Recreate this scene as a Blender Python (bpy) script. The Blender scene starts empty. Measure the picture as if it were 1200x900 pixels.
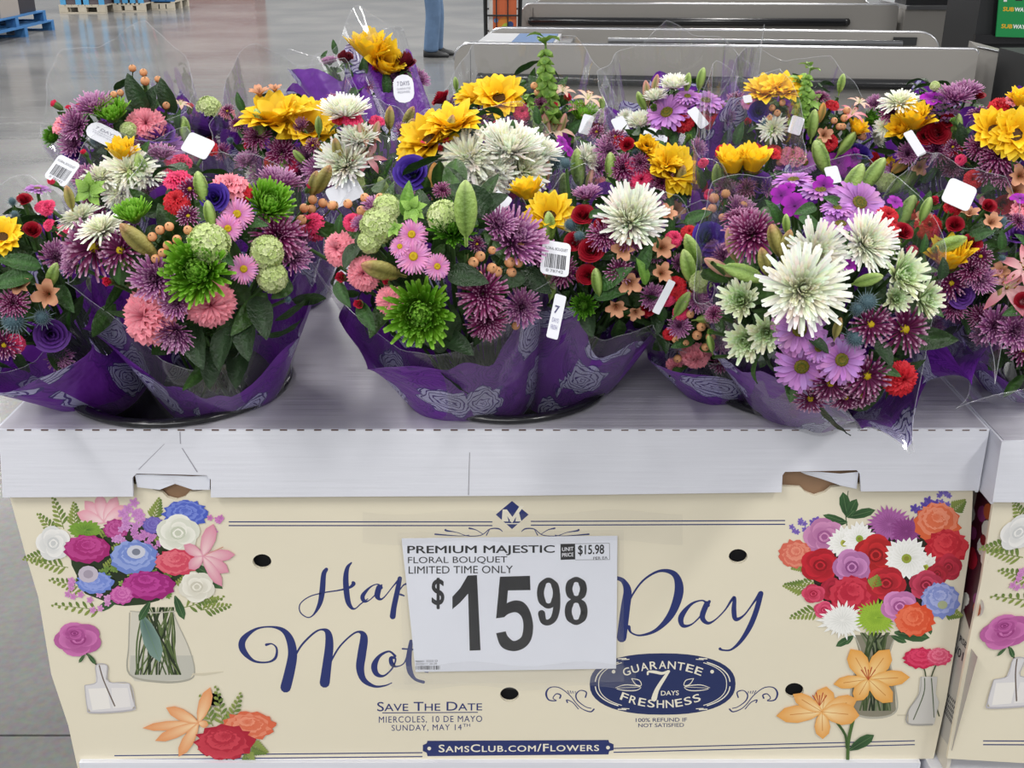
import bpy, math, random
from mathutils import Vector, Matrix, Quaternion

# ------------------------------------------------------------------ camera
SC = bpy.context.scene
COL = SC.collection
FPX, PITCH, EYE = 1300.0, math.radians(23.0), Vector((0, 0, 1.55))
CF = Vector((0, math.cos(PITCH), -math.sin(PITCH)))
CU = Vector((0, math.sin(PITCH), math.cos(PITCH)))
CR = Vector((1, 0, 0))
cd = bpy.data.cameras.new('camera'); cam = bpy.data.objects.new('camera', cd); COL.objects.link(cam)
cam.location = EYE; cam.rotation_euler = (math.pi/2 - PITCH, 0, 0)
cd.sensor_width = 36; cd.lens = FPX/1200*36; cd.clip_start = 0.02; cd.clip_end = 200
SC.camera = cam

# ------------------------------------------------------------------ light and exposure
SC.view_settings.view_transform = 'Standard'; SC.view_settings.look = 'None'
SC.view_settings.gamma = 1; SC.view_settings.use_curve_mapping = False
SC.view_settings.exposure = 0.0
SC.cycles.transparent_max_bounces = 40
SC.cycles.max_bounces = 8
SC.cycles.caustics_reflective = False; SC.cycles.caustics_refractive = False
SC.cycles.sample_clamp_indirect = 4
W = bpy.data.worlds.new('world'); SC.world = W; W.use_nodes = True
bg = W.node_tree.nodes['Background']
bg.inputs[0].default_value = (0.93, 0.96, 1.0, 1); bg.inputs[1].default_value = 0.34

def area(name, loc, sx, sy, power, rot=(0, 0, 0), col=(1, .98, .95)):
    l = bpy.data.lights.new(name, 'AREA'); l.shape = 'RECTANGLE'; l.size = sx; l.size_y = sy
    l.energy = power; l.color = col
    o = bpy.data.objects.new(name, l); o.location = loc; o.rotation_euler = rot; COL.objects.link(o)
    return o
# the store's rows of ceiling fixtures
for gx in (-9.6, -3.2, 3.2, 9.6):
    for gy in (-2.5, 3, 12, 17, 22.5):
        area('store_light', (gx, gy, 6.2), 0.5, 2.6, 200 if gy < 5 else 260)
area('front_fill_light', (-1.2, -4.5, 4.2), 4.2, 2.0, 150, (math.radians(52), 0, 0), (1, 1, 1))  # added fill lamp behind the camera, brightens the front faces

# ------------------------------------------------------------------ helpers
def srgb(c):
    if isinstance(c, str):
        c = [int(c[i:i+2], 16) for i in (0, 2, 4)]
    if max(c) > 1.0001: c = [x/255 for x in c]
    return tuple((x/12.92 if x <= .04045 else ((x+.055)/1.055)**2.4) for x in c[:3])
def mixc(a, b, t): return tuple(a[i]+(b[i]-a[i])*t for i in range(3))
def ray(px, py): return CF + CR*((px-600)/FPX) + CU*((450-py)/FPX)
def at_depth(px, py, d): return EYE + ray(px, py)*d
def on_y(px, py, Y):
    r = ray(px, py); return EYE + r*(Y/r.y)
def on_z(px, py, Z):
    r = ray(px, py); return EYE + r*((Z-EYE.z)/r.z)

def mat(name, color=(.5, .5, .5), rough=.5, metal=0, emit=None, bump=None, noise=None, coat=0, spec=.5):
    m = bpy.data.materials.new(name); m.use_nodes = True
    nt = m.node_tree; b = nt.nodes['Principled BSDF']
    c = srgb(color) if isinstance(color, str) else color
    b.inputs['Base Color'].default_value = (*c, 1); b.inputs['Roughness'].default_value = rough
    b.inputs['Metallic'].default_value = metal; b.inputs['Coat Weight'].default_value = coat
    b.inputs['Specular IOR Level'].default_value = spec
    tc = nt.nodes.new('ShaderNodeTexCoord')
    if noise:   # (scale vector, amount)
        mp = nt.nodes.new('ShaderNodeMapping'); mp.inputs['Scale'].default_value = noise[0]
        nz = nt.nodes.new('ShaderNodeTexNoise'); nz.inputs['Scale'].default_value = 1; nz.inputs['Detail'].default_value = 6
        nt.links.new(tc.outputs['Object'], mp.inputs[0]); nt.links.new(mp.outputs[0], nz.inputs[0])
        mx = nt.nodes.new('ShaderNodeMix'); mx.data_type = 'RGBA'
        mx.inputs[6].default_value = (*[x*(1-noise[1]) for x in c], 1); mx.inputs[7].default_value = (*[min(1, x*(1+noise[1])) for x in c], 1)
        nt.links.new(nz.outputs[0], mx.inputs[0]); nt.links.new(mx.outputs[2], b.inputs['Base Color'])
    if bump:    # (scale vector, strength, distance)
        mp = nt.nodes.new('ShaderNodeMapping'); mp.inputs['Scale'].default_value = bump[0]
        nz = nt.nodes.new('ShaderNodeTexNoise'); nz.inputs['Scale'].default_value = 1; nz.inputs['Detail'].default_value = 4
        nt.links.new(tc.outputs['Object'], mp.inputs[0]); nt.links.new(mp.outputs[0], nz.inputs[0])
        bp = nt.nodes.new('ShaderNodeBump'); bp.inputs['Strength'].default_value = bump[1]; bp.inputs['Distance'].default_value = bump[2]
        nt.links.new(nz.outputs[0], bp.inputs['Height']); nt.links.new(bp.outputs[0], b.inputs['Normal'])
    return m

def attr_mat(name, rough=.5, transl=0.0, vary=0.0, spec=.5, bump=0):
    m = bpy.data.materials.new(name); m.use_nodes = True
    nt = m.node_tree; N = nt.nodes; L = nt.links; b = N['Principled BSDF']; out = N['Material Output']
    a = N.new('ShaderNodeAttribute'); a.attribute_name = 'Col'
    src = a.outputs['Color']
    if vary:
        oi = N.new('ShaderNodeObjectInfo'); mr = N.new('ShaderNodeMapRange')
        mr.inputs['To Min'].default_value = 1-vary; mr.inputs['To Max'].default_value = 1+vary
        L.new(oi.outputs['Random'], mr.inputs['Value'])
        hs = N.new('ShaderNodeHueSaturation'); L.new(mr.outputs[0], hs.inputs['Value']); L.new(src, hs.inputs['Color']); src = hs.outputs[0]
    L.new(src, b.inputs['Base Color']); b.inputs['Roughness'].default_value = rough
    b.inputs['Specular IOR Level'].default_value = spec
    if bump:
        tc = N.new('ShaderNodeTexCoord'); nz = N.new('ShaderNodeTexNoise'); nz.inputs['Scale'].default_value = 14; nz.inputs['Detail'].default_value = 3
        L.new(tc.outputs['Object'], nz.inputs[0]); bp = N.new('ShaderNodeBump'); bp.inputs['Strength'].default_value = bump; bp.inputs['Distance'].default_value = .05
        L.new(nz.outputs[0], bp.inputs['Height']); L.new(bp.outputs[0], b.inputs['Normal'])
    if transl:
        t = N.new('ShaderNodeBsdfTranslucent'); L.new(src, t.inputs[0])
        mx = N.new('ShaderNodeMixShader'); mx.inputs[0].default_value = transl
        L.new(b.outputs[0], mx.inputs[1]); L.new(t.outputs[0], mx.inputs[2]); L.new(mx.outputs[0], out.inputs[0])
    return m

class MB:
    """collects faces with one colour per vertex; becomes one mesh"""
    def __init__(s): s.v = []; s.f = []; s.c = []; s.uv = None
    def add(s, vs, fs, cs):
        o = len(s.v); s.v += [tuple(p) for p in vs]
        s.c += list(cs) if isinstance(cs, list) else [cs]*len(vs)
        s.f += [tuple(i+o for i in f) for f in fs]
    def grid(s, rows, cols_):
        n = len(rows[0]); vs = [p for r in rows for p in r]; cs = [c for r in cols_ for c in r]
        fs = [(i*n+j, i*n+j+1, (i+1)*n+j+1, (i+1)*n+j) for i in range(len(rows)-1) for j in range(n-1)]
        s.add(vs, fs, cs)
    def box(s, a, b, c=(.5, .5, .5), M=None):
        x0, y0, z0 = a; x1, y1, z1 = b
        vs = [Vector(p) for p in ((x0, y0, z0), (x1, y0, z0), (x1, y1, z0), (x0, y1, z0), (x0, y0, z1), (x1, y0, z1), (x1, y1, z1), (x0, y1, z1))]
        if M: vs = [M @ p for p in vs]
        s.add(vs, [(0, 3, 2, 1), (4, 5, 6, 7), (0, 1, 5, 4), (1, 2, 6, 5), (2, 3, 7, 6), (3, 0, 4, 7)], c)
    def tube(s, pts, r, c=(.5, .5, .5), n=6, caps=True):
        pts = [Vector(p) for p in pts]; rows = []
        for i, p in enumerate(pts):
            t = (pts[min(i+1, len(pts)-1)] - pts[max(i-1, 0)]).normalized()
            u = t.cross(Vector((0, 0, 1)));
            if u.length < .1: u = t.cross(Vector((0, 1, 0)))
            u.normalize(); w = t.cross(u)
            rr = r[i] if isinstance(r, (list, tuple)) else r
            rows.append([p + (u*math.cos(a)+w*math.sin(a))*rr for a in [2*math.pi*k/n for k in range(n)]])
        vs = [p for r_ in rows for p in r_]
        fs = [(i*n+k, i*n+(k+1) % n, (i+1)*n+(k+1) % n, (i+1)*n+k) for i in range(len(rows)-1) for k in range(n)]
        if caps: fs += [tuple(range(n)), tuple(range((len(rows)-1)*n, len(rows)*n))]
        s.add(vs, fs, c)
    def revolve(s, prof, n=12, c=(.5, .5, .5), lobes=0, amp=0, M=None, cf=None, squash=1):
        rows = []; vs = []; cs = []
        for (r, z) in prof:
            for k in range(n):
                a = 2*math.pi*k/n; rr = r*(1+amp*math.cos(lobes*a))
                p = Vector((rr*math.cos(a), rr*math.sin(a)*squash, z)); vs.append(M @ p if M else p)
                cs.append(cf(a, z) if cf else c)
        m_ = len(prof)
        fs = [(i*n+k, i*n+(k+1) % n, (i+1)*n+(k+1) % n, (i+1)*n+k) for i in range(m_-1) for k in range(n)]
        s.add(vs, fs, cs)
    def mesh(s, name, smooth=True):
        me = bpy.data.meshes.new(name); me.from_pydata(s.v, [], s.f)
        at = me.color_attributes.new('Col', 'FLOAT_COLOR', 'POINT')
        buf = []
        for c in s.c: buf += [c[0], c[1], c[2], 1.0]
        at.data.foreach_set('color', buf)
        if s.uv:
            ul = me.uv_layers.new(name='UVMap'); li = [0]*len(me.loops); me.loops.foreach_get('vertex_index', li)
            ul.data.foreach_set('uv', [x for i in li for x in s.uv[i]])
        me.polygons.foreach_set('use_smooth', [smooth]*len(me.polygons)); me.update()
        return me
    def obj(s, name, m, parent=None, smooth=False, M=None):
        return link(name, s.mesh(name, smooth), m, parent, M)

def link(name, me, m, parent=None, M=None):
    o = bpy.data.objects.new(name, me)
    if m and not me.materials: me.materials.append(m)
    COL.objects.link(o)
    if parent: o.parent = parent
    if M: o.matrix_basis = M
    return o
def thing(name, label, cat, loc=(0, 0, 0), group=None, rz=0):
    o = bpy.data.objects.new(name, None); COL.objects.link(o); o.location = loc; o.rotation_euler.z = rz
    o.empty_display_size = .05
    tag(o, label, cat, group); return o
def tag(o, label=None, cat=None, group=None, kind=None):
    if label: o['label'] = label
    if cat: o['category'] = cat
    if group: o['group'] = group
    if kind: o['kind'] = kind
    return o
def local(parent, p): return Vector(p) - Vector(parent.location)

def fill(polys, depth=0.0, res=1):
    """flat plate with holes; polys = closed outlines in 2D, first outer then holes -> verts, faces"""
    cu = bpy.data.curves.new('plate', 'CURVE'); cu.dimensions = '2D'; cu.fill_mode = 'BOTH'; cu.extrude = depth/2
    for pl in polys:
        sp = cu.splines.new('POLY'); sp.points.add(len(pl)-1)
        for i, p in enumerate(pl): sp.points[i].co = (p[0], p[1], 0, 1)
        sp.use_cyclic_u = True
    o = bpy.data.objects.new('plate', cu); me = bpy.data.meshes.new_from_object(o)
    vs = [v.co.copy() for v in me.vertices]; fs = [tuple(p.vertices) for p in me.polygons]
    bpy.data.objects.remove(o); bpy.data.curves.remove(cu); bpy.data.meshes.remove(me)
    return vs, fs
def glyphs(text, bold=0.0, small=None, space=1.0):
    cu = bpy.data.curves.new('lettering', 'FONT'); cu.body = text; cu.size = 1; cu.offset = bold; cu.space_character = space
    cu.resolution_u = 4; cu.fill_mode = 'FRONT'
    if small:
        cu.small_caps_scale = small
        for i, ch in enumerate(text): cu.body_format[i].use_small_caps = True
    o = bpy.data.objects.new('lettering', cu); me = bpy.data.meshes.new_from_object(o)
    vs = [v.co.copy() for v in me.vertices]; fs = [tuple(p.vertices) for p in me.polygons]
    bpy.data.objects.remove(o); bpy.data.curves.remove(cu); bpy.data.meshes.remove(me)
    return vs, fs
def circle(cx, cy, r, n=20, ry=None):
    return [(cx+r*math.cos(2*math.pi*k/n), cy+(ry or r)*math.sin(2*math.pi*k/n)) for k in range(n)]
def crom(pts, n=8):
    out = []; P = [pts[0]]+list(pts)+[pts[-1]]
    for i in range(1, len(P)-2):
        for k in range(n):
            t = k/n; a, b, c, d = P[i-1], P[i], P[i+1], P[i+2]
            out.append(tuple(.5*((2*b[j])+(-a[j]+c[j])*t+(2*a[j]-5*b[j]+4*c[j]-d[j])*t*t+(-a[j]+3*b[j]-3*c[j]+d[j])*t**3) for j in range(len(b))))
    out.append(tuple(pts[-1])); return out

# ------------------------------------------------------------------ materials
M_CREAM = mat('printed_cream_board', (.80, .735, .575), .42, noise=((3, 3, 9), .03), coat=.15)
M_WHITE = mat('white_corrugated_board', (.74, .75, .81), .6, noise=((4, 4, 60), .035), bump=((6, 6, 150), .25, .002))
M_WHITETOP_SHADED = mat('shaded_white_board_top', (.50, .49, .54), .42, noise=((2, 60, 3), .08), bump=((2, 70, 5), .6, .003))  # white board darkened in colour for the shade under the bouquets
M_KRAFT = mat('brown_kraft_board', (.36, .22, .13), .8, noise=((60, 60, 60), .12))
M_INK = attr_mat('printing_ink', .42)
M_DARK = mat('dark_inside', (.012, .012, .014), .9)
M_BLACKPL = mat('black_bucket_plastic', (.012, .012, .014), .22, spec=.6)
M_BLACK = mat('matte_black', (.018, .019, .021), .45)
M_PAPER = mat('white_paper', (.83, .85, .93), .5, noise=((25, 25, 25), .02), bump=((12, 12, 12), .15, .003))
M_TAG = mat('tag_paper', (.66, .67, .72), .45)
M_METAL = mat('brushed_steel', (.62, .62, .64), .28, 1)
M_BEIGE = mat('greige_counter_panel', (.30, .285, .265), .38, noise=((2, 2, 2), .05))
M_PETAL = attr_mat('petals', .55, .22, .06, .3)
M_LEAF = attr_mat('leaves', .42, .18, .10, .45, bump=.25)
M_COLOR = attr_mat('coloured_surfaces', .5)
M_STEM = mat('stems', (.06, .13, .03), .5)

def film_mat():
    m = bpy.data.materials.new('clear_film'); m.use_nodes = True; nt = m.node_tree; N = nt.nodes; L = nt.links
    N.remove(N['Principled BSDF']); out = N['Material Output']
    tr = N.new('ShaderNodeBsdfTransparent'); tr.inputs[0].default_value = (.985, .985, .985, 1)
    gl = N.new('ShaderNodeBsdfGlossy'); gl.inputs['Roughness'].default_value = .09; gl.inputs[0].default_value = (1, 1, 1, 1)
    df = N.new('ShaderNodeBsdfDiffuse'); df.inputs[0].default_value = (.85, .86, .9, 1)
    tc = N.new('ShaderNodeTexCoord'); nz = N.new('ShaderNodeTexNoise'); nz.inputs['Scale'].default_value = 9; nz.inputs['Detail'].default_value = 1
    nz.inputs['Distortion'].default_value = .6
    L.new(tc.outputs['Object'], nz.inputs[0])
    bp = N.new('ShaderNodeBump'); bp.inputs['Strength'].default_value = 1; bp.inputs['Distance'].default_value = .011
    L.new(nz.outputs[0], bp.inputs['Height'])
    L.new(bp.outputs[0], gl.inputs['Normal'])
    fr = N.new('ShaderNodeLayerWeight'); fr.inputs[0].default_value = .32; L.new(bp.outputs[0], fr.inputs['Normal'])
    mr = N.new('ShaderNodeMapRange'); mr.inputs['To Min'].default_value = .05; mr.inputs['To Max'].default_value = .38
    L.new(fr.outputs['Fresnel'], mr.inputs['Value'])
    m1 = N.new('ShaderNodeMixShader'); m1.inputs[0].default_value = .04
    L.new(tr.outputs[0], m1.inputs[1]); L.new(df.outputs[0], m1.inputs[2])
    m2 = N.new('ShaderNodeMixShader'); L.new(mr.outputs[0], m2.inputs[0]); L.new(m1.outputs[0], m2.inputs[1]); L.new(gl.outputs[0], m2.inputs[2])
    L.new(m2.outputs[0], out.inputs[0]); return m
M_FILM = film_mat()
M_RIM_HIGHLIGHT = mat('film_rim_highlight', (.72, .74, .78), .15, spec=.8)  # bright edge highlight of the film, given as a pale colour
_b = M_RIM_HIGHLIGHT.node_tree.nodes['Principled BSDF']; _b.inputs['Alpha'].default_value = .22

def tissue_mat():
    """purple wrapping sheet printed with line-drawn roses (UV in metres)"""
    m = bpy.data.materials.new('purple_rose_wrap'); m.use_nodes = True; nt = m.node_tree; N = nt.nodes; L = nt.links
    b = N['Principled BSDF']
    uv = N.new('ShaderNodeUVMap'); uv.uv_map = 'UVMap'
    def math_(op, a, b_=None, c=None):
        n = N.new('ShaderNodeMath'); n.operation = op
        for i, x in enumerate((a, b_, c)):
            if x is None: continue
            if isinstance(x, (int, float)): n.inputs[i].default_value = x
            else: L.new(x, n.inputs[i])
        return n.outputs[0]
    def mixcol(f, a, c):
        n = N.new('ShaderNodeMix'); n.data_type = 'RGBA'; L.new(f, n.inputs[0])
        for i, x in ((6, a), (7, c)):
            if isinstance(x, tuple): n.inputs[i].default_value = (*x, 1)
            else: L.new(x, n.inputs[i])
        return n.outputs[2]
    dn = N.new('ShaderNodeTexNoise'); dn.inputs['Scale'].default_value = 45; dn.inputs['Detail'].default_value = 1.5
    L.new(uv.outputs[0], dn.inputs[0])
    sub = N.new('ShaderNodeVectorMath'); sub.operation = 'SUBTRACT'; L.new(dn.outputs['Color'], sub.inputs[0]); sub.inputs[1].default_value = (.5, .5, .5)
    sc = N.new('ShaderNodeVectorMath'); sc.operation = 'SCALE'; L.new(sub.outputs[0], sc.inputs[0]); sc.inputs['Scale'].default_value = .022
    ad = N.new('ShaderNodeVectorMath'); L.new(uv.outputs[0], ad.inputs[0]); L.new(sc.outputs[0], ad.inputs[1])
    def roses(scale, radius, off):
        mp = N.new('ShaderNodeMapping'); mp.inputs['Location'].default_value = off; L.new(ad.outputs[0], mp.inputs[0])
        vo = N.new('ShaderNodeTexVoronoi'); vo.voronoi_dimensions = '2D'; vo.inputs['Scale'].default_value = scale; vo.inputs['Randomness'].default_value = .55
        L.new(mp.outputs[0], vo.inputs['Vector'])
        ms = N.new('ShaderNodeVectorMath'); ms.operation = 'SCALE'; ms.inputs['Scale'].default_value = scale; L.new(mp.outputs[0], ms.inputs[0])
        ps = N.new('ShaderNodeVectorMath'); ps.operation = 'SCALE'; ps.inputs['Scale'].default_value = scale; L.new(vo.outputs['Position'], ps.inputs[0])
        d = N.new('ShaderNodeVectorMath'); d.operation = 'SUBTRACT'; L.new(ms.outputs[0], d.inputs[0]); L.new(ps.outputs[0], d.inputs[1])
        sp = N.new('ShaderNodeSeparateXYZ'); L.new(d.outputs[0], sp.inputs[0])
        ang = math_('ARCTAN2', sp.outputs[1], sp.outputs[0]); r = vo.outputs['Distance']
        edge = math_('ADD', radius, math_('MULTIPLY', math_('ABSOLUTE', math_('SINE', math_('MULTIPLY', ang, 3.5))), .085))
        inside = math_('LESS_THAN', r, edge)
        sw = math_('MULTIPLY', math_('ABSOLUTE', math_('SINE', math_('MULTIPLY_ADD', ang, 2.5, math_('MULTIPLY', r, 16.0)))), .35)
        sp2 = math_('FRACT', math_('ADD', math_('MULTIPLY', r, 15.0), math_('ADD', math_('DIVIDE', ang, 6.2832), sw)))
        line = math_('LESS_THAN', sp2, .30)
        rim = math_('GREATER_THAN', r, math_('SUBTRACT', edge, .022))
        line = math_('MAXIMUM', line, rim)
        hs = math_('LESS_THAN', math_('FRACT', math_('MULTIPLY', ang, 9.0)), .18)
        line = math_('MAXIMUM', line, math_('MULTIPLY', hs, .45))
        return inside, line, vo.outputs['Color']
    i1, l1, c1 = roses(10.5, .33, (0, 0, 0)); i2, l2, _ = roses(13, .36, (.037, .051, 0))
    base, deep, pale = (.20, .035, .42), (.09, .012, .24), (.60, .58, .84)
    sepc = N.new('ShaderNodeSeparateColor'); L.new(c1, sepc.inputs[0])
    keep = math_('LESS_THAN', sepc.outputs[0], .62)
    c = mixcol(math_('MULTIPLY', i2, math_('MULTIPLY', l2, .8)), base, deep)
    tone = mixcol(l1, pale, (.07, .03, .24))
    c = mixcol(math_('MULTIPLY', i1, keep), c, tone)
    L.new(c, b.inputs['Base Color']); b.inputs['Roughness'].default_value = .33
    nz = N.new('ShaderNodeTexNoise'); nz.inputs['Scale'].default_value = 22; nz.inputs['Detail'].default_value = 3; L.new(uv.outputs[0], nz.inputs[0])
    bp = N.new('ShaderNodeBump'); bp.inputs['Strength'].default_value = .7; bp.inputs['Distance'].default_value = .01
    L.new(nz.outputs[0], bp.inputs['Height']); L.new(bp.outputs[0], b.inputs['Normal'])
    t = N.new('ShaderNodeBsdfTranslucent'); L.new(c, t.inputs[0]); mx = N.new('ShaderNodeMixShader'); mx.inputs[0].default_value = .2
    L.new(b.outputs[0], mx.inputs[1]); L.new(t.outputs[0], mx.inputs[2]); L.new(mx.outputs[0], N['Material Output'].inputs[0])
    return m
M_TISSUE = tissue_mat()
M_POCKET = film_mat()
for n_ in M_POCKET.node_tree.nodes:
    if n_.type == 'BUMP': n_.inputs['Strength'].default_value = .12
    if n_.type == 'MIX_SHADER' and n_.inputs[0].default_value < .1: n_.inputs[0].default_value = .012
    if n_.type == 'MAP_RANGE': n_.inputs['To Min'].default_value = .02; n_.inputs['To Max'].default_value = .4
# ------------------------------------------------------------------ floor and the far end of the store
def floor_mat():
    m = bpy.data.materials.new('polished_concrete'); m.use_nodes = True; nt = m.node_tree; N = nt.nodes; L = nt.links; b = N['Principled BSDF']
    tc = N.new('ShaderNodeTexCoord')
    n1 = N.new('ShaderNodeTexNoise'); n1.inputs['Scale'].default_value = .9; n1.inputs['Detail'].default_value = 8; L.new(tc.outputs['Object'], n1.inputs[0])
    n2 = N.new('ShaderNodeTexNoise'); n2.inputs['Scale'].default_value = 60; n2.inputs['Detail'].default_value = 5; L.new(tc.outputs['Object'], n2.inputs[0])
    cr = N.new('ShaderNodeValToRGB'); cr.color_ramp.elements[0].position = .3; cr.color_ramp.elements[1].position = .7
    cr.color_ramp.elements[0].color = (.15, .15, .15, 1); cr.color_ramp.elements[1].color = (.235, .23, .22, 1); L.new(n1.outputs[0], cr.inputs[0])
    mx = N.new('ShaderNodeMix'); mx.data_type = 'RGBA'; mx.blend_type = 'OVERLAY'; mx.inputs[0].default_value = .3
    L.new(cr.outputs[0], mx.inputs[6]); L.new(n2.outputs['Color'], mx.inputs[7]); L.new(mx.outputs[2], b.inputs['Base Color'])
    mr = N.new('ShaderNodeMapRange'); mr.inputs['To Min'].default_value = .1; mr.inputs['To Max'].default_value = .26; L.new(n1.outputs[0], mr.inputs['Value']); L.new(mr.outputs[0], b.inputs['Roughness'])
    mp = N.new('ShaderNodeMapping'); mp.inputs['Scale'].default_value = (.5, 5, 1); L.new(tc.outputs['Object'], mp.inputs[0])
    n3 = N.new('ShaderNodeTexNoise'); n3.inputs['Scale'].default_value = 1.2; n3.inputs['Detail'].default_value = 3; L.new(mp.outputs[0], n3.inputs[0])
    bp = N.new('ShaderNodeBump'); bp.inputs['Strength'].default_value = .12; bp.inputs['Distance'].default_value = .03; L.new(n3.outputs[0], bp.inputs['Height']); L.new(bp.outputs[0], b.inputs['Normal'])
    return m
M_FLOOR = floor_mat()
fb = MB(); fb.box((-30, -12, -.12), (30, 45, -.02), (.1, .1, .1)); fl = fb.obj('floor', M_DARK); tag(fl, kind='structure')
xs = [-30, -15, 30]; ys = [-12, -4.2, 1.81, 45]
for i in range(len(xs)-1):
    for j in range(len(ys)-1):
        g = .003; q = MB(); q.box((xs[i]+g, ys[j]+g, -.02), (xs[i+1]-g, ys[j+1]-g, 0)); q.obj('floor_slab', M_FLOOR, fl)

def solid(M, pts, name, m, parent, depth):
    """side outline (x, z) pushed back along y by depth, placed with matrix M"""
    vs, fs = fill([pts], depth); q = MB()
    q.add([M @ Vector((v.x, v.z+depth/2, v.y)) for v in vs], fs, (.5, .5, .5)); return q.obj(name, m, parent)
def rounded(x0, z0, x1, z1, rl, rr, n=6):
    o = [(x0, z0), (x1, z0)]
    o += [(x1-rr+rr*math.sin(math.pi/2*(1-k/n)), z1-rr+rr*math.cos(math.pi/2*(1-k/n))) for k in range(n+1)] if rr else [(x1, z1)]
    o += [(x0+rl-rl*math.sin(math.pi/2*k/n), z1-rl+rl*math.cos(math.pi/2*k/n)) for k in range(n+1)] if rl else [(x0, z1)]
    return o
def checkout(label, A, B, zt, back, bump_z, bx0, bx1, near=True):
    """A, B: left and right ends of the front face on the floor"""
    A = Vector(A); B = Vector(B); Lh = (B-A).length; ang = math.atan2(B.y-A.y, B.x-A.x)
    t = thing('checkout_counter', label, 'checkout counter', A, 'grey checkout counters', ang); I = Matrix.Identity(4)
    solid(I, rounded(0, .06, Lh, zt, .10, .03), 'front_panel', M_BEIGE, t, .05)
    solid(Matrix.Translation((0, .80, 0)), rounded(.08, .06, Lh-.02, zt+back, .14, .14), 'rear_panel', M_BEIGE, t, .05)
    q = MB(); q.box((.03, .051, .06), (Lh-.03, .799, zt-.09)); q.obj('cabinet', M_BEIGE, t)
    q = MB(); q.box((.1, .08, 0), (Lh-.1, .77, .059)); q.obj('plinth', M_BLACK, t)
    q = MB()
    e = rounded(0, .3, Lh, zt, .10, .03)[2:]
    q.tube([(p[0], .025, p[1]+.004) for p in e], .011, n=8)
    q.obj('trim', M_METAL, t, True)
    q = MB(); e = rounded(.08, .3, Lh-.02, zt+back, .14, .14)[2:]
    q.tube([(p[0], .825, p[1]+.004) for p in e], .011, n=8); q.obj('trim', M_METAL, t, True)
    q = MB(); q.tube([(bx0+.02*0, -.012, bump_z), (bx0+.03, -.035, bump_z), (bx1-.03, -.035, bump_z), (bx1, -.012, bump_z)], .034, n=10); q.obj('bumper_rail', M_BLACKPL, t, True)
    q = MB(); q.box((.10, -.0015, .12), (.104, .001, zt-.03)); q.obj('seam', M_DARK, t)
    if near:
        q = MB(); q.box((.12, .06, zt-.09), (.62, .79, zt-.005)); q.obj('scanner_deck', mat('white_deck', (.62, .62, .64), .3), t)
        q = MB(); q.box((.34, .12, zt-.005), (.60, .72, zt+.001)); q.obj('blue_pad', mat('blue_pad', (.09, .17, .34), .5), t)
        q = MB(); q.box((.7, .06, zt-.09), (Lh-.25, .79, zt-.07)); q.obj('belt', mat('conveyor_belt', (.10, .10, .10), .6), t)
        q = MB(); q.box((.62, .06, zt-.09), (.7, .79, zt-.03)); q.obj('belt_end', M_METAL, t)
        q = MB(); q.tube([(.95, .12, zt+.02), (Lh-.42, .12, zt+.02)], .02, n=8); q.obj('guide_rail', M_METAL, t, True)
        q = MB(); q.box((Lh-.33, .78, zt-.055), (Lh-.18, .799, zt-.005)); q.obj('socket_plate', M_BLACK, t)
    return t, ang, Lh
checkout('near grey checkout counter with blue pad and black bumper rail', (-.36, 7.16, 0), (2.77, 6.83, 0), .80, .02, .60, .16, 2.86)
checkout('middle grey checkout counter behind the nearest one', (.08, 10.05, 0), (3.28, 9.90, 0), .83, .0, .694, .08, 2.78, False)
# third counter at the right with machines on it
t = thing('service_counter', 'grey counter with steel edge behind, next to the black column', 'counter', (3.32, 9.85, 0))
q = MB(); q.box((0, 0, .05), (1.05, .7, .80)); q.obj('cabinet', M_BEIGE, t)
q = MB(); q.box((-.0, -.02, .801), (1.07, .72, .83)); q.obj('worktop', M_METAL, t)
q = MB(); q.box((.66, -.002, .1), (.665, .001, .78)); q.obj('seam', M_DARK, t)
for (nm, lb, ct, x0, x1, h, dp) in (('card_terminal', 'black terminal box at left end of the rear service counter', 'terminal', .03, .42, .22, .3),
                         ('scale_tray', 'low black tray on the rear service counter beside the can', 'tray', .66, .86, .035, .2),
                         ('label_printer', 'small black printer at right end of the rear service counter', 'printer', .90, 1.03, .12, .2)):
    b = thing(nm, lb, ct, (3.32+x0, 9.95, .83)); w = x1-x0
    q = MB(); q.box((0, 0, 0), (w, dp, h)); q.obj('housing', M_BLACK, b)
    q = MB(); q.box((w*.12, -.004, h*.3), (w*.88, -.0005, h*.85)); q.obj('panel', mat('dark_panel', (.05, .05, .055), .25), b)
c = thing('drink_can', 'red drink can with white band standing on the rear service counter', 'can', (3.86, 9.98, .83))
q = MB(); q.revolve([(0, 0), (.05, 0), (.055, .01), (.055, .17), (.045, .185), (0, .185)], 16); q.obj('can_body', mat('red_can', (.5, .02, .02), .3), c, True)
q = MB(); q.revolve([(.0558, .02), (.0558, .045)], 16); q.revolve([(.0558, .14), (.0558, .16)], 16); q.obj('white_band', M_PAPER, c, True)
q = MB(); q.box((-.012, -.0575, .05), (.012, -.0556, .135)); q.obj('stripe', mat('gold_stripe', (.6, .4, .15), .4), c)
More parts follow.
